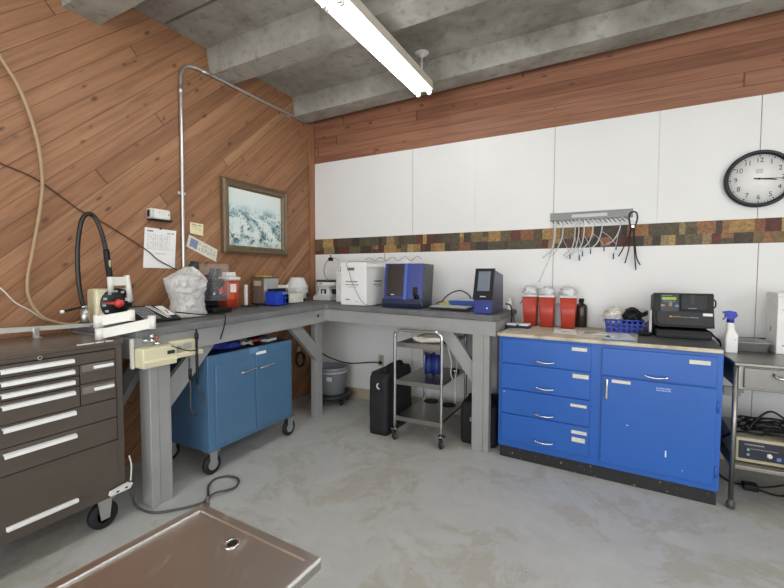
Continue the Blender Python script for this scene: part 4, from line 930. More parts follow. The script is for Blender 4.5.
q = MB(); words(q, -.08, .05, .162, .008, M4); words(q, -.055, .03, .146, .004, M4); words(q, .02, .05, .03, .004, M4); q.box(-.06, .01, -.1812, -.1802, .283, .306, M=M4); words(q, -.07, .06, .165, .008, M4, 's'); words(q, -.03, .05, .15, .004, M4, 's'); q.build('grey_print', mat('6b6b6e', .6), o)
o = thing('plain_white_box', 'plain white box standing in the corner left of the printed carton', 'box', (.66, -.25, ZT(.66)))
q = MB(); q.box(.525, .70, -.36, -.12, ZT(.66), ZT(.66)+.27, .004); q.build('carton_body', mat('e6e5e2', .55), o)
q = MB(); q.box(.523, .702, -.362, -.118, ZT(.66)+.255, ZT(.66)+.275, .004); q.build('lid', mat('efeeec', .55), o)
q = MB(); q.tube([(.84, -.012, 1.45), (.84, -.014, 1.40), (.85, -.03, 1.36), (.86, -.24, 1.345), (.85, -.64, 1.335), (.86, -.645, 1.25), (.90, -.65, 1.15), (.97, -.66, 1.04), (1.03, -.665, .995), (1.09, -.62, ZT(1.1)+.006)], .0025, 6)
tag(q.build('dangling_wire', mat('8d887c', .5), at=(.85, -.3, 1.34)), 'thin grey wire draped over the printed white carton', 'wire')
# wall scribble wires above the cartons
q = MB(); pts = [(.62+.04*k, -.012, 1.375+.014*math.sin(k*1.9)+.006*(k % 3)) for k in range(16)]; q.tube(pts, .0022, 6)
tag(q.build('curly_wire', mat('77756f', .5), at=(.9, -.012, 1.38)), 'curly thin wire along the white wall above the cartons', 'wire')
# analyser 1
zb_ = ZT(1.10)+.001
o = thing('blood_analyzer', 'boxy royal blue and black bench analyzer with dark door', 'analyzer', (1.26, -.36, zb_))
M4 = Matrix.Translation((1.275, -.40, zb_)) @ Matrix.Rotation(math.radians(9), 4, 'Z') @ Matrix.Diagonal((.87, 1.0, .99, 1))
q = MB(); q.prism([(-.19, -.13, .065), (-.175, -.115, .345), (-.175, .19, .345), (-.19, .19, .065)], (.365, 0, 0), M4); q.build('housing', M_CHAR, o)
q = MB(); q.prism([(-.192, -.138, .062), (-.178, -.122, .347), (-.178, -.110, .347), (-.192, -.12, .062)], (.358, 0, 0), M4); q.build('front_panel', M_NAVY, o)
q = MB(); q.prism([(-.165, -.146, .085), (-.155, -.128, .34), (-.155, -.118, .34), (-.165, -.13, .085)], (.155, 0, 0), M4); d = q.build('smoked_door', mat('2b2320', .15, spec=.7), o)
q = MB(); q.box(-.12, -.09, -.1465, -.145, .098, .104, M=M4); q.build('brand_mark', M_PAPER, d)
q = MB(); q.prism([(.0, -.152, .062), (.012, -.132, .345), (.018, -.120, .345), (.018, -.13, .062)], (.026, 0, 0), M4); q.build('light_blue_column', mat('3f5cae', .3), o)
q = MB(); q.prism([(-.198, -.155, .0), (-.198, -.165, .03), (-.198, -.150, .068), (-.198, .19, .068), (-.198, .19, .0)], (.37, 0, 0), M4); q.build('base_tray', mat('232a45', .35), o)
q = MB(); q.box(.085, .128, -.142, -.125, .09, .16, .003, M=M4); q.cyl(M4 @ Vector((.106, -.15, .068)), M4 @ Vector((.106, -.15, .115)), .008, n=10); q.cyl(M4 @ Vector((.132, -.15, .068)), M4 @ Vector((.132, -.15, .10)), .011, n=10); q.build('sampling_port', M_BLACK, o)
q = MB(); q.box(.1745, .1775, .02, .035, .15, .18, .001, M=M4); q.build('side_button', M_PAPER, o)
q = MB(); q.box(-.06, .02, -.04, .03, .345, .372, .008, M=M4); q.box(.03, .055, -.03, .0, .345, .358, .003, M=M4); q.build('top_cap', M_WPLA, o)
# keyboard and blue box
zk = ZT(1.44)+.0005
o = thing('keyboard', 'dark grey keyboard lying between the two blue analyzers', 'keyboard', (1.60, -.40, zk))
M4 = Matrix.Translation((1.655, -.43, zk)) @ Matrix.Rotation(math.radians(-7), 4, 'Z') @ Matrix.Rotation(math.radians(3), 4, 'X') @ Matrix.Translation((0, 0, .004))
q = MB(); q.box(-.16, .16, -.07, .07, 0, .014, .004, M=M4); q.build('key_tray', M_CHAR, o)
q = MB()
for j in range(5):
    for i in range(14): q.box(-.153+i*.0218, -.135+i*.0218, -.062+j*.0255, -.041+j*.0255, .013, .0195, .002, 1, M4)
q.build('keys', mat('bdbdb9', .5), o)
o = thing('small_blue_box', 'flat blue carton behind the keyboard with a grey top', 'box', (1.68, -.2, zk))
q = MB(); q.box(1.58, 1.80, -.29, -.16, zk, zk+.06, .003); q.build('carton_body', mat('2f5cb0', .5), o)
q = MB(); q.box(1.58, 1.80, -.29, -.16, zk+.058, zk+.066, .002); q.build('lid', mat('c9cdd2', .5), o)
q = MB(); lump(q, (1.55, -.30, zk+.022), .03, (1.6, 1, .65), 4, .3); tag(q.build('yellow_pouch', mat('cdbd4c', .6), at=(1.55, -.3, zk)), 'small crumpled yellow pouch behind the keyboard', 'pouch')
q = MB(); q.tube([(1.50, -.22, zk+.04), (1.52, -.19, zk+.08), (1.57, -.14, zk+.12), (1.63, -.12, zk+.13), (1.69, -.12, zk+.10), (1.72, -.13, zk+.06)], .005); q.tube([(1.40, -.1, zk+.01), (1.44, -.16, zk+.03), (1.50, -.22, zk+.04)], .005)
tag(q.build('black_cable', M_BLACK, at=(1.55, -.2, zk)), 'black cable arching behind the flat blue carton', 'cable')
# analyser 2
zb_ = ZT(1.878)+.0005
o = thing('chemistry_analyzer', 'tall narrow black and navy analyzer with screen at right bench end', 'analyzer', (1.94, -.4, zb_))
ax0, ax1 = 1.878, 2.008
q = MB(); q.prism([(ax0, -.585, 0), (ax0, -.585, .098), (ax0, -.52, .305), (ax0, -.27, .272), (ax0, -.25, 0)], (ax1-ax0, 0, 0)); q.build('housing', mat('3b3d58', .35), o)
q = MB(); q.box(ax0-.002, ax1-.006, -.592, -.575, .0, .10, .003); q.build('lower_front', M_NAVY, o)
q = MB(); q.prism([(ax0-.006, -.606, .098), (ax0-.003, -.545, .318), (ax0-.003, -.515, .318), (ax0-.006, -.575, .098)], (ax1-ax0+.004, 0, 0)); h_ = q.build('front_bezel', M_BLACK, o)
q = MB(); q.prism([(ax0+.022, -.5905, .160), (ax0+.022, -.5525, .297), (ax0+.022, -.5515, .297), (ax0+.022, -.5895, .160)], (.086, 0, 0)); q.build('screen', mat('707b87', .15, spec=.7), h_)
q = MB(); q.prism([(ax0+.045, -.6025, .118), (ax0+.045, -.6005, .125), (ax0+.045, -.5995, .125), (ax0+.045, -.6015, .118)], (.04, 0, 0)); q.build('brand_mark', mat('b9c0d8', .5), h_)
q = MB(); q.cyl((1.972, -.592, .04+zb_), (1.972, -.596, .04+zb_), .005, n=10); q.build('power_button', M_PAPER, o)
for ch in o.children:
    if ch.name.split('.')[0] != 'power_button':
        for v in ch.data.vertices: v.co.z += zb_
for g in h_.children: 
    for v in g.data.vertices: v.co.z += zb_
o = thing('small_white_bottle', 'small white bottle behind the narrow analyzer', 'bottle', (2.035, -.16, zb_))
q = MB(); q.lathe([(.02, 0), (.022, .01), (.022, .06), (.012, .072)], (2.035, -.16, zb_), 16); q.build('bottle_body', M_WPLA, o)
q = MB(); q.lathe([(.013, .07), (.013, .085)], (2.035, -.16, zb_), 14); q.build('cap', M_WPLA, o)
q = MB(); q.tube([(2.02, -.22, zb_+.05), (2.06, -.24, zb_+.04), (2.085, -.3, zb_-.02), (2.088, -.34, zb_-.08), (2.095, -.38, CT+.006)], .005); tag(q.build('power_lead', M_BLACK, at=(2.06, -.25, zb_)), 'black lead hanging off the bench end beside the blue cabinet', 'cord')

# diagnostic handle unit on the apron
o = thing('wall_transformer', 'cream instrument charger box fixed on the bench apron above leg', 'charger', (.64, -2.07, .80))
q = MB(); q.box(.622, .70, -2.225, -2.045, .762, .862, .006); q.prism([(.70, -2.222, .802), (.70, -2.048, .802), (.706, -2.048, .792), (.706, -2.222, .792)], (0, 0, -.006)); q.build('housing', M_CREAM, o)
q = MB(); q.box(.622, .655, -2.045, -1.905, .80, .872, .005); q.box(.622, .70, -2.045, -1.885, .785, .812, .006); q.build('cradle', M_CREAM, o)
q = MB(); q.box(.699, .703, -2.10, -2.06, .818, .836, .001); q.build('switch', mat('26302c', .4), o)
q = MB(); q.box(.654, .664, -1.99, -1.93, .822, .855, .004); q.cyl((.655, -2.01, .835), (.675, -2.01, .835), .012, n=12); q.build('clip', mat('c3c2bd', .3, .5), o)
o = thing('instrument_handle', 'black instrument handle hung upright in the cream charger cradle', 'instrument', (.715, -1.94, .72))
q = MB(); q.lathe([(.005, .22), (.006, .205), (.011, .195), (.012, .17), (.007, .16), (.006, .09), (.008, .08), (.008, -.04), (.004, -.09)], (.715, -1.94, .71), 14); q.build('grip', M_BLACK, o)
q = MB(); q.tube([(.715, -1.94, .62), (.715, -1.925, .575), (.715, -1.905, .56), (.715, -1.905, .50), (.715, -1.93, .462), (.715, -1.96, .462), (.715, -1.983, .50), (.712, -1.98, .60), (.705, -1.978, .68), (.70, -1.975, .78)], .0048, 8); q.build('cord', mat('3a3a3c', .5), o)
q = MB(); q.cyl((.712, -1.981, .66), (.712, -1.981, .72), .009, n=10); q.build('cord_sleeve', M_BLACK, o)
o = thing('valve_fitting', 'small metal gas fittings screwed to the bench end above the charger', 'fitting', (.655, -2.14, .88))
for (yy, zz, m) in ((-2.172, .895, M_GALV), (-2.142, .915, M_CHROME), (-2.142, .89, M_CHROME), (-2.118, .905, mat('b06a5c', .4)), (-2.112, .872, M_CHROME)):
    q = MB(); q.lathe([(.012, 0), (.012, .012), (.009, .014), (.009, .03), (0, .031)], (.622, yy, zz), 12, (1, 0, 0)); q.build('connector', m, o)
q = MB(); q.tube([(.60, -1.80, BT+.008), (.65, -1.72, BT+.006), (.662, -1.70, .97), (.655, -1.71, .90), (.65, -1.73, .84)], .004, 6); q.tube([(.42, -1.86, BT+.02), (.47, -1.80, BT+.008), (.55, -1.79, BT+.006), (.60, -1.80, BT+.008)], .004, 6)
tag(q.build('thin_lead', M_BLACK, at=(.6, -1.78, BT)), 'thin black lead crossing the bench front edge below the white bag', 'cord')
q = MB(); q.tube([(.705, -2.08, .86), (.712, -2.04, .84), (.714, -1.99, .82), (.714, -1.945, .815)], .003, 6); tag(q.build('charger_lead', M_BLACK, at=(.70, -2.04, .84)), 'short dark lead across the front of the cream charger', 'cord')
# power strip and floor cord
o = thing('power_strip', 'white power connector clipped to the tool chest lower corner', 'power strip', (.65, -2.31, .19))
q = MB(); q.prism([(.628, -2.365, .178), (.628, -2.275, .178), (.628, -2.262, .200), (.628, -2.28, .205), (.628, -2.36, .196)], (.022, 0, 0)); q.build('strip_body', M_WPLA, o)
q = MB(); q.box(.65, .6515, -2.34, -2.328, .184, .192); q.box(.65, .6515, -2.30, -2.288, .187, .195); q.build('sockets', M_DARK, o)
q = MB(); q.tube([(.60, -2.25, .32), (.61, -2.245, .27), (.63, -2.262, .205)], .004, 6); q.build('upper_lead', M_CABLEW, o)
q = MB(); q.tube([(.64, -2.262, .19), (.60, -2.24, .12), (.55, -2.20, .03), (.60, -2.19, .009), (.68, -2.175, .009), (.75, -2.11, .009), (.80, -2.04, .009), (.82, -1.97, .009), (.76, -1.92, .009), (.69, -1.86, .009), (.66, -1.79, .009), (.70, -1.735, .009), (.79, -1.735, .012), (.845, -1.80, .012), (.84, -1.86, .016), (.81, -1.93, .02), (.86, -2.05, .009), (1.1, -2.25, .009), (1.35, -2.5, .009)], .0065, 8)
tag(q.build('floor_cord', mat('4a4a4a', .5), at=(.7, -2.0, .01)), 'dark grey cord looping on the floor from the power connector', 'cord')

# ================================================================== things on the blue cabinet
for i, (xx, yy) in enumerate(((2.10, -.35), (2.185, -.345))):
    o = thing('test_kit', 'small navy and white test kit on the worktop, %s' % ('nearer the bench' if i == 0 else 'nearer the red containers'), 'test kit', (xx, yy, CT), 'test kits by the bench')
    M4 = Matrix.Translation((xx, yy, CT+.0005)) @ Matrix.Rotation(math.radians(-6), 4, 'Z')
    q = MB(); q.box(-.04, .04, -.045, .045, 0, .018, .003, M=M4); q.build('tray', mat('1c2c55', .4), o)
    q = MB(); q.box(-.036, .036, -.042, .042, .018, .034, .006, M=M4); q.build('white_cover', M_WPLA, o)
    q = MB(); q.box(-.02, .02, -.015, .02, .034, .0345, M=M4); q.build('printed_marks', M_GREYP, o)
def red_box(cx_, cy_, label):
    o = thing('red_sharps_bin', label, 'sharps container', (cx_, cy_, CT), 'tapered red containers on the worktop')
    q = MB(); q.rings([rrect(cx_, cy_, .043, .045, .008, CT), rrect(cx_, cy_, .055, .057, .010, CT+.226)]); q.build('bin_body', M_RED, o)
    q = MB(); q.rings([rrect(cx_, cy_, .056, .059, .010, CT+.222), rrect(cx_, cy_, .057, .060, .010, CT+.234), rrect(cx_, cy_, .04, .045, .010, CT+.237)]); q.build('lid', mat('dedfde', .4), o)
    q = MB(); q.ball((cx_-.004, cy_, CT+.262), .056, (.95, .9, .66), 3, .7, 14, cx_*9); q.build('plastic_liner', mat('e6e7e8', .2, alpha=.8), o)
red_box(2.195, -.155, 'tapered red sharps container nearest the bench on the worktop')
red_box(2.318, -.185, 'tapered red sharps container between its two neighbours')
red_box(2.466, -.20, 'tapered red sharps container beside the dark brown bottle')
o = thing('brown_bottle', 'dark brown bottle behind the rightmost red container', 'bottle', (2.545, -.085, CT))
q = MB(); q.lathe([(.038, 0), (.042, .006), (.042, .145), (.036, .165), (.015, .178), (.015, .19)], (2.545, -.085, CT), 24); q.build('bottle_body', mat('33291f', .25), o)
q = MB(); q.lathe([(.018, .186), (.018, .212), (0, .213)], (2.545, -.085, CT), 18); q.build('cap', M_BLACK, o)
q = MB(); q.tube([(2.09, -.02, 1.0), (2.13, -.05, 1.04), (2.14, -.06, .98), (2.14, -.07, .9), (2.17, -.085, CT+.006)], .0035, 6); tag(q.build('thin_tube', M_DARK, at=(2.14, -.06, .9)), 'thin dark tube beside the red container nearest the bench', 'tube')
o = thing('tape_roll', 'white tissue roll standing between the red containers', 'roll', (2.392, -.10, CT))
q = MB(); q.lathe([(.03, 0), (.031, .005), (.031, .17), (.018, .172)], (2.392, -.09, CT), 20); q.build('roll_body', mat('dcdbe0', .6), o)
# papers lying on the worktop
def flat(name, label, quad, z, m, marks=0, cat='paper'):
    o = thing(name, label, cat, (sum(p[0] for p in quad)/4, sum(p[1] for p in quad)/4, z))
    q = MB(); q.prism([(p[0], p[1], z+.0004) for p in quad], (0, 0, .0016)); q.build('sheet', m, o)
    if marks:
        a, b_, c, d = [Vector((p[0], p[1], z+.0022)) for p in quad]; q = MB()
        for i in range(marks):
            u, v = R5.uniform(.08, .7), R5.uniform(.08, .85); L_ = R5.uniform(.08, .25)
            P = [a.lerp(b_, uu).lerp(d.lerp(c, uu), vv) for uu, vv in ((u, v), (u+L_, v), (u+L_, v+.04), (u, v+.04))]; q.quad(*P)
        q.build('printed_marks', mat('8b9098', .7), o)
flat('instruction_leaflet', 'white leaflet on the worktop in front of the red containers', [(2.40, -.50), (2.55, -.56), (2.52, -.30), (2.38, -.26)], CT, M_PAPER, 9)
flat('printed_sheet', 'white printed sheet in the middle of the loose papers', [(2.55, -.60), (2.74, -.56), (2.70, -.34), (2.55, -.36)], CT, mat('dad8d0', .7), 10)
flat('blue_leaflet', 'white and blue leaflet beside the black rubber mat', [(2.70, -.66), (2.868, -.64), (2.84, -.33), (2.73, -.36)], CT, mat('d3dbe6', .6), 8)
flat('blue_folder', 'thin blue folder edge under the leaflet by the worktop front', [(2.69, -.695), (2.866, -.69), (2.864, -.60), (2.70, -.63)], CT-.0004, mat('5d7ab8', .6), 0, 'folder')
flat('brown_card', 'small tan card lying on the loose papers', [(2.58, -.45), (2.66, -.43), (2.655, -.38), (2.585, -.40)], CT+.0024, mat('a98b62', .7), 0, 'card')
flat('white_card', 'small white card lying on the printed sheet', [(2.63, -.52), (2.735, -.48), (2.72, -.43), (2.64, -.45)], CT+.0024, M_PAPER, 0, 'card')
# blue basket with towel and mask
o = thing('plastic_basket', 'blue perforated plastic basket on the worktop', 'basket', (2.815, -.22, CT))
bx0, bx1, by0, by1 = 2.703, 2.93, -.30, -.14; bh = .085
def slotted(q, A, B, C_, D_, nu, nv, m=.22):
    """panel with real square holes; A B bottom, D C top"""
    A, B, C_, D_ = map(Vector, (A, B, C_, D_))
    def P(u, v): return A.lerp(B, u).lerp(D_.lerp(C_, u), v)
    us = [0]; vs = [0]
    for i in range(nu): us += [(i+m)/nu, (i+1-m)/nu]
    for i in range(nv): vs += [(i+m)/nv, (i+1-m)/nv]
    us.append(1); vs.append(1)
    V = [[q.bm.verts.new(P(u, v)) for u in us] for v in vs]
    for j in range(len(vs)-1):
        for i in range(len(us)-1):
            if i % 2 == 1 and j % 2 == 1: continue
            q._tag([q.bm.faces.new((V[j][i], V[j][i+1], V[j+1][i+1], V[j+1][i]))])
q = MB(); e = .012; z0_, z1_ = CT+.001, CT+bh
slotted(q, (bx0+e, by0+e, z0_), (bx1-e, by0+e, z0_), (bx1, by0, z1_), (bx0, by0, z1_), 7, 3); slotted(q, (bx0+e, by1-e, z0_), (bx1-e, by1-e, z0_), (bx1, by1, z1_), (bx0, by1, z1_), 7, 3)
slotted(q, (bx0+e, by0+e, z0_), (bx0+e, by1-e, z0_), (bx0, by1, z1_), (bx0, by0, z1_), 5, 3); slotted(q, (bx1-e, by0+e, z0_), (bx1-e, by1-e, z0_), (bx1, by1, z1_), (bx1, by0, z1_), 5, 3)
q.box(bx0+e, bx1-e, by0+e, by1-e, z0_-.001, z0_+.003)
bo = q.build('basket_body', M_BASKET, o); md = bo.modifiers.new('thick', 'SOLIDIFY'); md.thickness = .003
q = MB(); q.tube([(bx0, by0, z1_), (bx1, by0, z1_), (bx1, by1, z1_), (bx0, by1, z1_)], .005, 8, smooth=False, closed=True); q.build('rim', M_BASKET, o)
q = MB(); q.ball((2.755, -.225, CT+.10), .06, (.95, .8, 1.0), 3, .5, 9, 2); q.ball((2.72, -.21, CT+.10), .035, (.8, 1, 1.2), 3, .4, 9, 5); tag(q.build('spotted_cloth', mat('d5cfc7', .7, var=.5, scale=40), at=(2.75, -.22, CT+.02)), 'white spotted cloth bundled in the blue basket', 'cloth')
q = MB(); q.ball((2.86, -.225, CT+.095), .055, (1.0, .85, .95), 3, .6, 12, 8); q.tube([(2.83, -.23, CT+.14), (2.87, -.22, CT+.155), (2.92, -.21, CT+.12), (2.96, -.2, CT+.135), (3.0, -.17, CT+.12)], .015, 8); tag(q.build('black_tubing', M_BLACK, at=(2.86, -.22, CT+.03)), 'bundle of black straps and hose in the blue basket', 'hose')
q = MB(); q.ball((2.93, -.40, CM+.014), .035, (1.15, .8, .38), 3, .15, 6, 3); tag(q.build('computer_mouse', M_BLACK, at=(2.93, -.40, CM)), 'small black rounded gadget on the mat in front of the basket', 'gadget')
q = MB(); q.ball((2.955, -.30, CM+.04), .035, (.7, .8, 1.1), 3, .5, 10, 3); tag(q.build('purple_pouch', mat('4a3d6b', .5, var=.4, scale=30), at=(2.955, -.30, CM)), 'dark purple pouch squeezed between basket and black monitor', 'pouch')
# black monitor on box
o = thing('device_stand', 'flat black box under the black instrument monitor', 'box', (3.12, -.36, CM))
q = MB(); q.box(2.985, 3.262, -.44, -.20, CM, CM+.05, .004); q.build('case', M_BLACK, o)
q = MB(); q.box(2.99, 3.258, -.442, -.439, CM+.02, CM+.024); q.build('seam', M_DARK, o)
o = thing('vital_monitor', 'black instrument monitor with green display standing on a flat black box', 'monitor', (3.12, -.33, CM+.05))
zm = CM+.0505; T = Matrix.Translation((3.122, -.315, zm)) @ Matrix.Rotation(math.radians(1.5), 4, 'Z') @ Matrix.Rotation(math.radians(-7), 4, 'X') @ Matrix.Diagonal((1, 1, .925, 1))
q = MB(); q.box(-.152, .158, -.07, .07, .004, .232, .010, M=T); q.build('shell', mat('151619', .45, spec=.35), o)
q = MB(); q.prism([(-.152, -.071, .230), (.150, -.071, .230), (.158, -.071, .005), (-.12, -.071, .005), (-.15, -.071, .03)], (0, -.012, 0), T); q.build('front_frame', M_BLACK, o)
q = MB(); q.box(-.118, -.02, -.086, -.082, .105, .222, .002, M=T); d = q.build('control_panel', mat('17181b', .3), o)
q = MB(); q.box(-.108, -.034, -.0885, -.0855, .184, .202, .001, M=T); q.build('green_display', mat('9bbf3d', .4), d)
q = MB()
for i, xx in enumerate((-.10, -.085, -.068, -.05)): q.box(xx, xx+.011, -.0878, -.0858, .170, .178, M=T)
q.build('panel_keys', mat('4e7fa8', .5), d)
q = MB(); q.box(-.072, -.055, -.0878, -.0858, .142, .172, M=T); q.build('tan_key', mat('9c7a55', .5), d)
q = MB(); q.box(-.113, -.093, -.0878, -.0858, .140, .152, M=T); q.build('red_key', mat('b08a86', .5), d)
q = MB(); q.box(-.04, -.022, -.0878, -.0858, .138, .152, M=T); q.build('blue_key', mat('6b8fd0', .5), d)
q = MB(); words_x = -.108
for k in range(9): q.box(-.108+k*.006, -.104+k*.006, -.0865, -.0855, .212, .215, M=T)
q.build('printed_lettering', mat('b9b39c', .6), d)
q = MB(); q.box(-.012, .125, -.09, -.08, .118, .220, .005, M=T); d = q.build('printer_door', mat('2a2b2e', .5, spec=.35), o)
q = MB(); q.box(.03, .062, -.092, -.089, .15, .218, .002, M=T); q.build('vent_recess', mat('27282a', .5), d)
for xx, zz in ((0, .207), (.112, .207), (0, .130), (.112, .130)):
    q = MB(); q.cyl(T @ Vector((xx, -.089, zz)), T @ Vector((xx, -.092, zz)), .004, n=8); q.build('screw', M_BLACK, d)
q = MB()
for k in range(8): q.box(.028+k*.005, .032+k*.005, -.0912, -.0902, .128, .132, M=T)
q.build('printed_lettering', mat('a9a9aa', .6), d)
q = MB(); q.prism([(-.135, -.083, .108), (.145, -.083, .100), (.15, -.083, .02), (-.115, -.083, .022), (-.132, -.083, .04)], (0, -.014, 0), T); d = q.build('lower_bay', mat('2c2d30', .5, spec=.35), o)
q = MB(); q.box(-.07, -.055, -.0985, -.0965, .068, .078, M=T); q.build('orange_logo', mat('d08a3a', .5), d)
q = MB()
for k in range(6): q.box(-.052+k*.007, -.047+k*.007, -.0982, -.0968, .069, .077, M=T)
q.build('orange_lettering', mat('a5713f', .5), d)
q = MB()
for k in range(9): q.box(-.008+k*.006, -.004+k*.006, -.0982, -.0968, .068, .072, M=T)
q.box(.045, .05, -.0982, -.0968, .066, .076, M=T)
for k in range(5): q.box(.053+k*.005, .057+k*.005, -.0982, -.0968, .067, .072, M=T)
q.build('grey_lettering', mat('8c94ad', .5), d)
q = MB(); q.box(.098, .145, -.0985, -.0965, .082, .100, M=T); q.build('white_sticker', M_PAPER, d)
for xx, zz in ((-.095, .035), (.115, .038)):
    q = MB(); q.cyl(T @ Vector((xx, -.096, zz)), T @ Vector((xx, -.099, zz)), .005, n=8); q.build('screw', M_BLACK, d)
q = MB(); q.tube([T @ Vector(p) for p in ((.157, -.02, .20), (.172, -.02, .19), (.176, -.02, .165), (.170, -.02, .145), (.157, -.02, .14))], .004, 8); q.build('side_loop', M_BLACK, o)
q = MB(); q.box(2.955, 2.968, -.36, -.24, CM, CM+.16, .002); tag(q.build('white_manual', M_PAPER, at=(2.962, -.30, CM)), 'white booklet standing against the left side of the black monitor', 'booklet')
q = MB(); q.tube([(3.262, -.30, CM+.02), (3.29, -.33, CM+.012), (3.315, -.35, CM-.01), (3.325, -.33, .80)], .0045, 6); q.tube([(3.26, -.22, CM+.03), (3.30, -.18, CM+.02), (3.36, -.12, .80)], .004, 6); tag(q.build('monitor_lead', M_BLACK, at=(3.28, -.3, CM)), 'black lead running from the monitor towards the spray bottle', 'cord')
# spray bottle
ST = .7825
o = thing('spray_bottle', 'white spray bottle with dark blue trigger head on the steel table', 'spray bottle', (3.358, -.40, ST))
q = MB(); q.rings([rrect(3.358, -.40, .028, .022, .010, ST), rrect(3.358, -.40, .030, .024, .012, ST+.006), rrect(3.358, -.40, .030, .024, .012, ST+.105), rrect(3.355, -.40, .020, .018, .012, ST+.125), rrect(3.352, -.40, .016, .016, .012, ST+.175)]); q.build('bottle_body', M_PAPER, o)
q = MB(); q.lathe([(.0175, .174), (.0175, .196)], (3.352, -.40, ST), 18); q.build('collar', mat('1d2a8e', .4), o)
q = MB(); q.prism([(3.315, -.411, ST+.228), (3.318, -.411, ST+.238), (3.345, -.411, ST+.243), (3.375, -.411, ST+.238), (3.384, -.411, ST+.215), (3.368, -.411, ST+.196), (3.338, -.411, ST+.196), (3.334, -.411, ST+.222)], (0, .022, 0)); q.build('spray_head', mat('2334b4', .35), o)
q = MB(); q.prism([(3.325, -.407, ST+.224), (3.334, -.407, ST+.222), (3.330, -.407, ST+.200), (3.318, -.407, ST+.188), (3.316, -.407, ST+.192), (3.324, -.407, ST+.204)], (0, .014, 0)); q.build('trigger', mat('2334b4', .35), o)
q = MB(); q.box(3.37, 3.376, -.4245, -.4235, ST+.075, ST+.08); q.build('label_mark', M_GREYP, o)
# steel tray
o = thing('steel_tray', 'shallow rectangular steel tray on the steel table', 'tray', (3.48, -.24, ST))
q = MB(); q.rings([rrect(3.47, -.23, .075, .10, .02, ST+.001), rrect(3.47, -.23, .085, .115, .025, ST+.055), rrect(3.47, -.23, .092, .122, .028, ST+.056), rrect(3.47, -.23, .092, .122, .028, ST+.054), rrect(3.47, -.23, .082, .112, .025, ST+.052), rrect(3.47, -.23, .072, .097, .02, ST+.004)]); q.build('tray_body', mat('bcbcba', .3, .5), o)
q = MB(); q.cyl((3.42, -.03, ST+.045), (3.80, -.03, ST+.050), .004, n=8); tag(q.build('dark_rod', M_DARK, at=(3.5, -.03, ST+.045)), 'thin dark rod leaning along the white wall behind the steel tray', 'rod')
o = thing('tall_white_box', 'tall white box on the steel table at the right picture edge', 'box', (3.66, -.25, ST))
q = MB(); q.box(3.575, 3.74, -.34, -.16, ST, ST+.335, .004); q.build('carton_body', mat('ecebea', .5), o)
q = MB(); q.box(3.571, 3.744, -.344, -.156, ST+.325, ST+.350, .004); q.build('lid', M_PAPER, o)
q = MB(); q.box(3.574, 3.5752, -.25, -.235, ST+.12, ST+.15); q.box(3.60, 3.62, -.3412, -.340, ST+.045, ST+.052); q.box(3.60, 3.615, -.3412, -.340, ST+.25, ST+.256); q.build('printed_marks', M_GREYP, o)
# device and cables on lower shelf
o = thing('electrosurgical_unit', 'low beige instrument box with dark control front on lower table shelf', 'device', (3.60, -.45, .239))
q = MB(); q.box(3.338, 3.86, -.665, -.30, .240, .372, .008); q.build('housing', mat('b7ad94', .45), o)
q = MB(); q.box(3.352, 3.846, -.672, -.663, .262, .356, .002); d = q.build('control_panel', mat('262a33', .35), o)
q = MB()
for k in range(10): q.box(3.375+k*.008, 3.381+k*.008, -.6735, -.6715, .338, .343)
for k in range(14): q.box(3.40+k*.008, 3.405+k*.008, -.6735, -.6715, .318, .321)
q.build('printed_lettering', mat('a7aab0', .5), d)
for xx, zz, r, m in ((3.387, .316, .007, mat('8fb5a8', .4)), (3.387, .290, .008, mat('8b97a0', .4)), (3.475, .296, .012, M_WPLA), (3.562, .292, .016, mat('c9ccd0', .4))):
    q = MB(); q.lathe([(r, 0), (r*.9, .012), (0, .013)], (xx, -.672, zz), 16, (0, -1, 0)); q.build('knob', m, d)
q = MB(); q.box(3.505, 3.522, -.675, -.671, .275, .293); q.build('blue_switch', mat('5a80c4', .4), d)
q = MB(); Rk = random.Random(11)
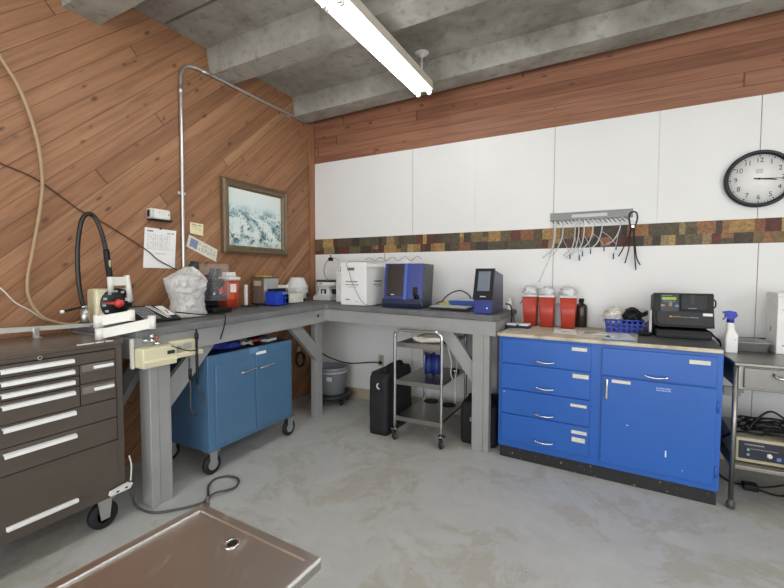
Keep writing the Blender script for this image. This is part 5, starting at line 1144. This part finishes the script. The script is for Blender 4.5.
for s_ in range(6):
    a0 = Rk.uniform(0, 6); c_ = (3.52+Rk.uniform(-.05, .10), -.52+Rk.uniform(-.05, .05)); pts = []
    for k in range(9):
        a = a0+k*.9; rr = Rk.uniform(.06, .11); pts.append((c_[0]+rr*1.3*math.cos(a), c_[1]+rr*.8*math.sin(a), .382+Rk.uniform(0, .045)))
    q.tube(pts, .0055, 6)
q.tube([(3.40, -.60, .39), (3.44, -.58, .45), (3.50, -.56, .50), (3.56, -.54, .47), (3.60, -.54, .42)], .0055, 6)
q.tube([(3.56, -.66, .40), (3.565, -.69, .36), (3.555, -.695, .30), (3.58, -.70, .24), (3.60, -.71, .20)], .0055, 6)
q.tube([(3.31, -.50, .30), (3.36, -.60, .38), (3.45, -.62, .385), (3.47, -.64, .41)], .0055, 6)
tag(q.build('cable_tangle', M_BLACK, at=(3.55, -.53, .375)), 'tangle of black cables piled on the beige instrument box', 'cable')
q = MB(); q.box(3.43, 3.50, -.46, -.40, 0.0, .038, .008); q.tube([(3.50, -.43, .02), (3.56, -.42, .035), (3.62, -.40, .05)], .005, 6); q.tube([(3.43, -.43, .02), (3.37, -.38, .012), (3.34, -.22, .012), (3.33, -.10, .1)], .005, 6); q.tube([(3.50, -.45, .015), (3.58, -.46, .008), (3.68, -.40, .008)], .005, 6)
tag(q.build('power_adapter', M_BLACK, at=(3.465, -.43, 0)), 'black power adapter with cords on the floor under the steel table', 'adapter')
q = MB(); q.prism([(3.40, -.012, .46), (3.52, -.012, .46), (3.52, -.012, .50), (3.40, -.012, .50)], (0, .004, 0)); q.box(3.41, 3.50, -.03, -.011, .44, .50, .004)
tag(q.build('outlet_strip', mat('b9b9b6', .4), at=(3.45, -.01, .47)), 'grey outlet box on the white wall behind the steel table', 'outlet')
q = MB()
for dx in (0, .02, .035): q.tube([(3.288, -.6+dx*3, .34-dx*2), (3.305, -.45, .33-dx*2), (3.335, -.30, .345-dx*2), (3.36, -.2, .34-dx)], .005, 6)
tag(q.build('hanging_cables', M_BLACK, at=(3.3, -.4, .33)), 'black cables strung between the blue cabinet and steel table', 'cable')
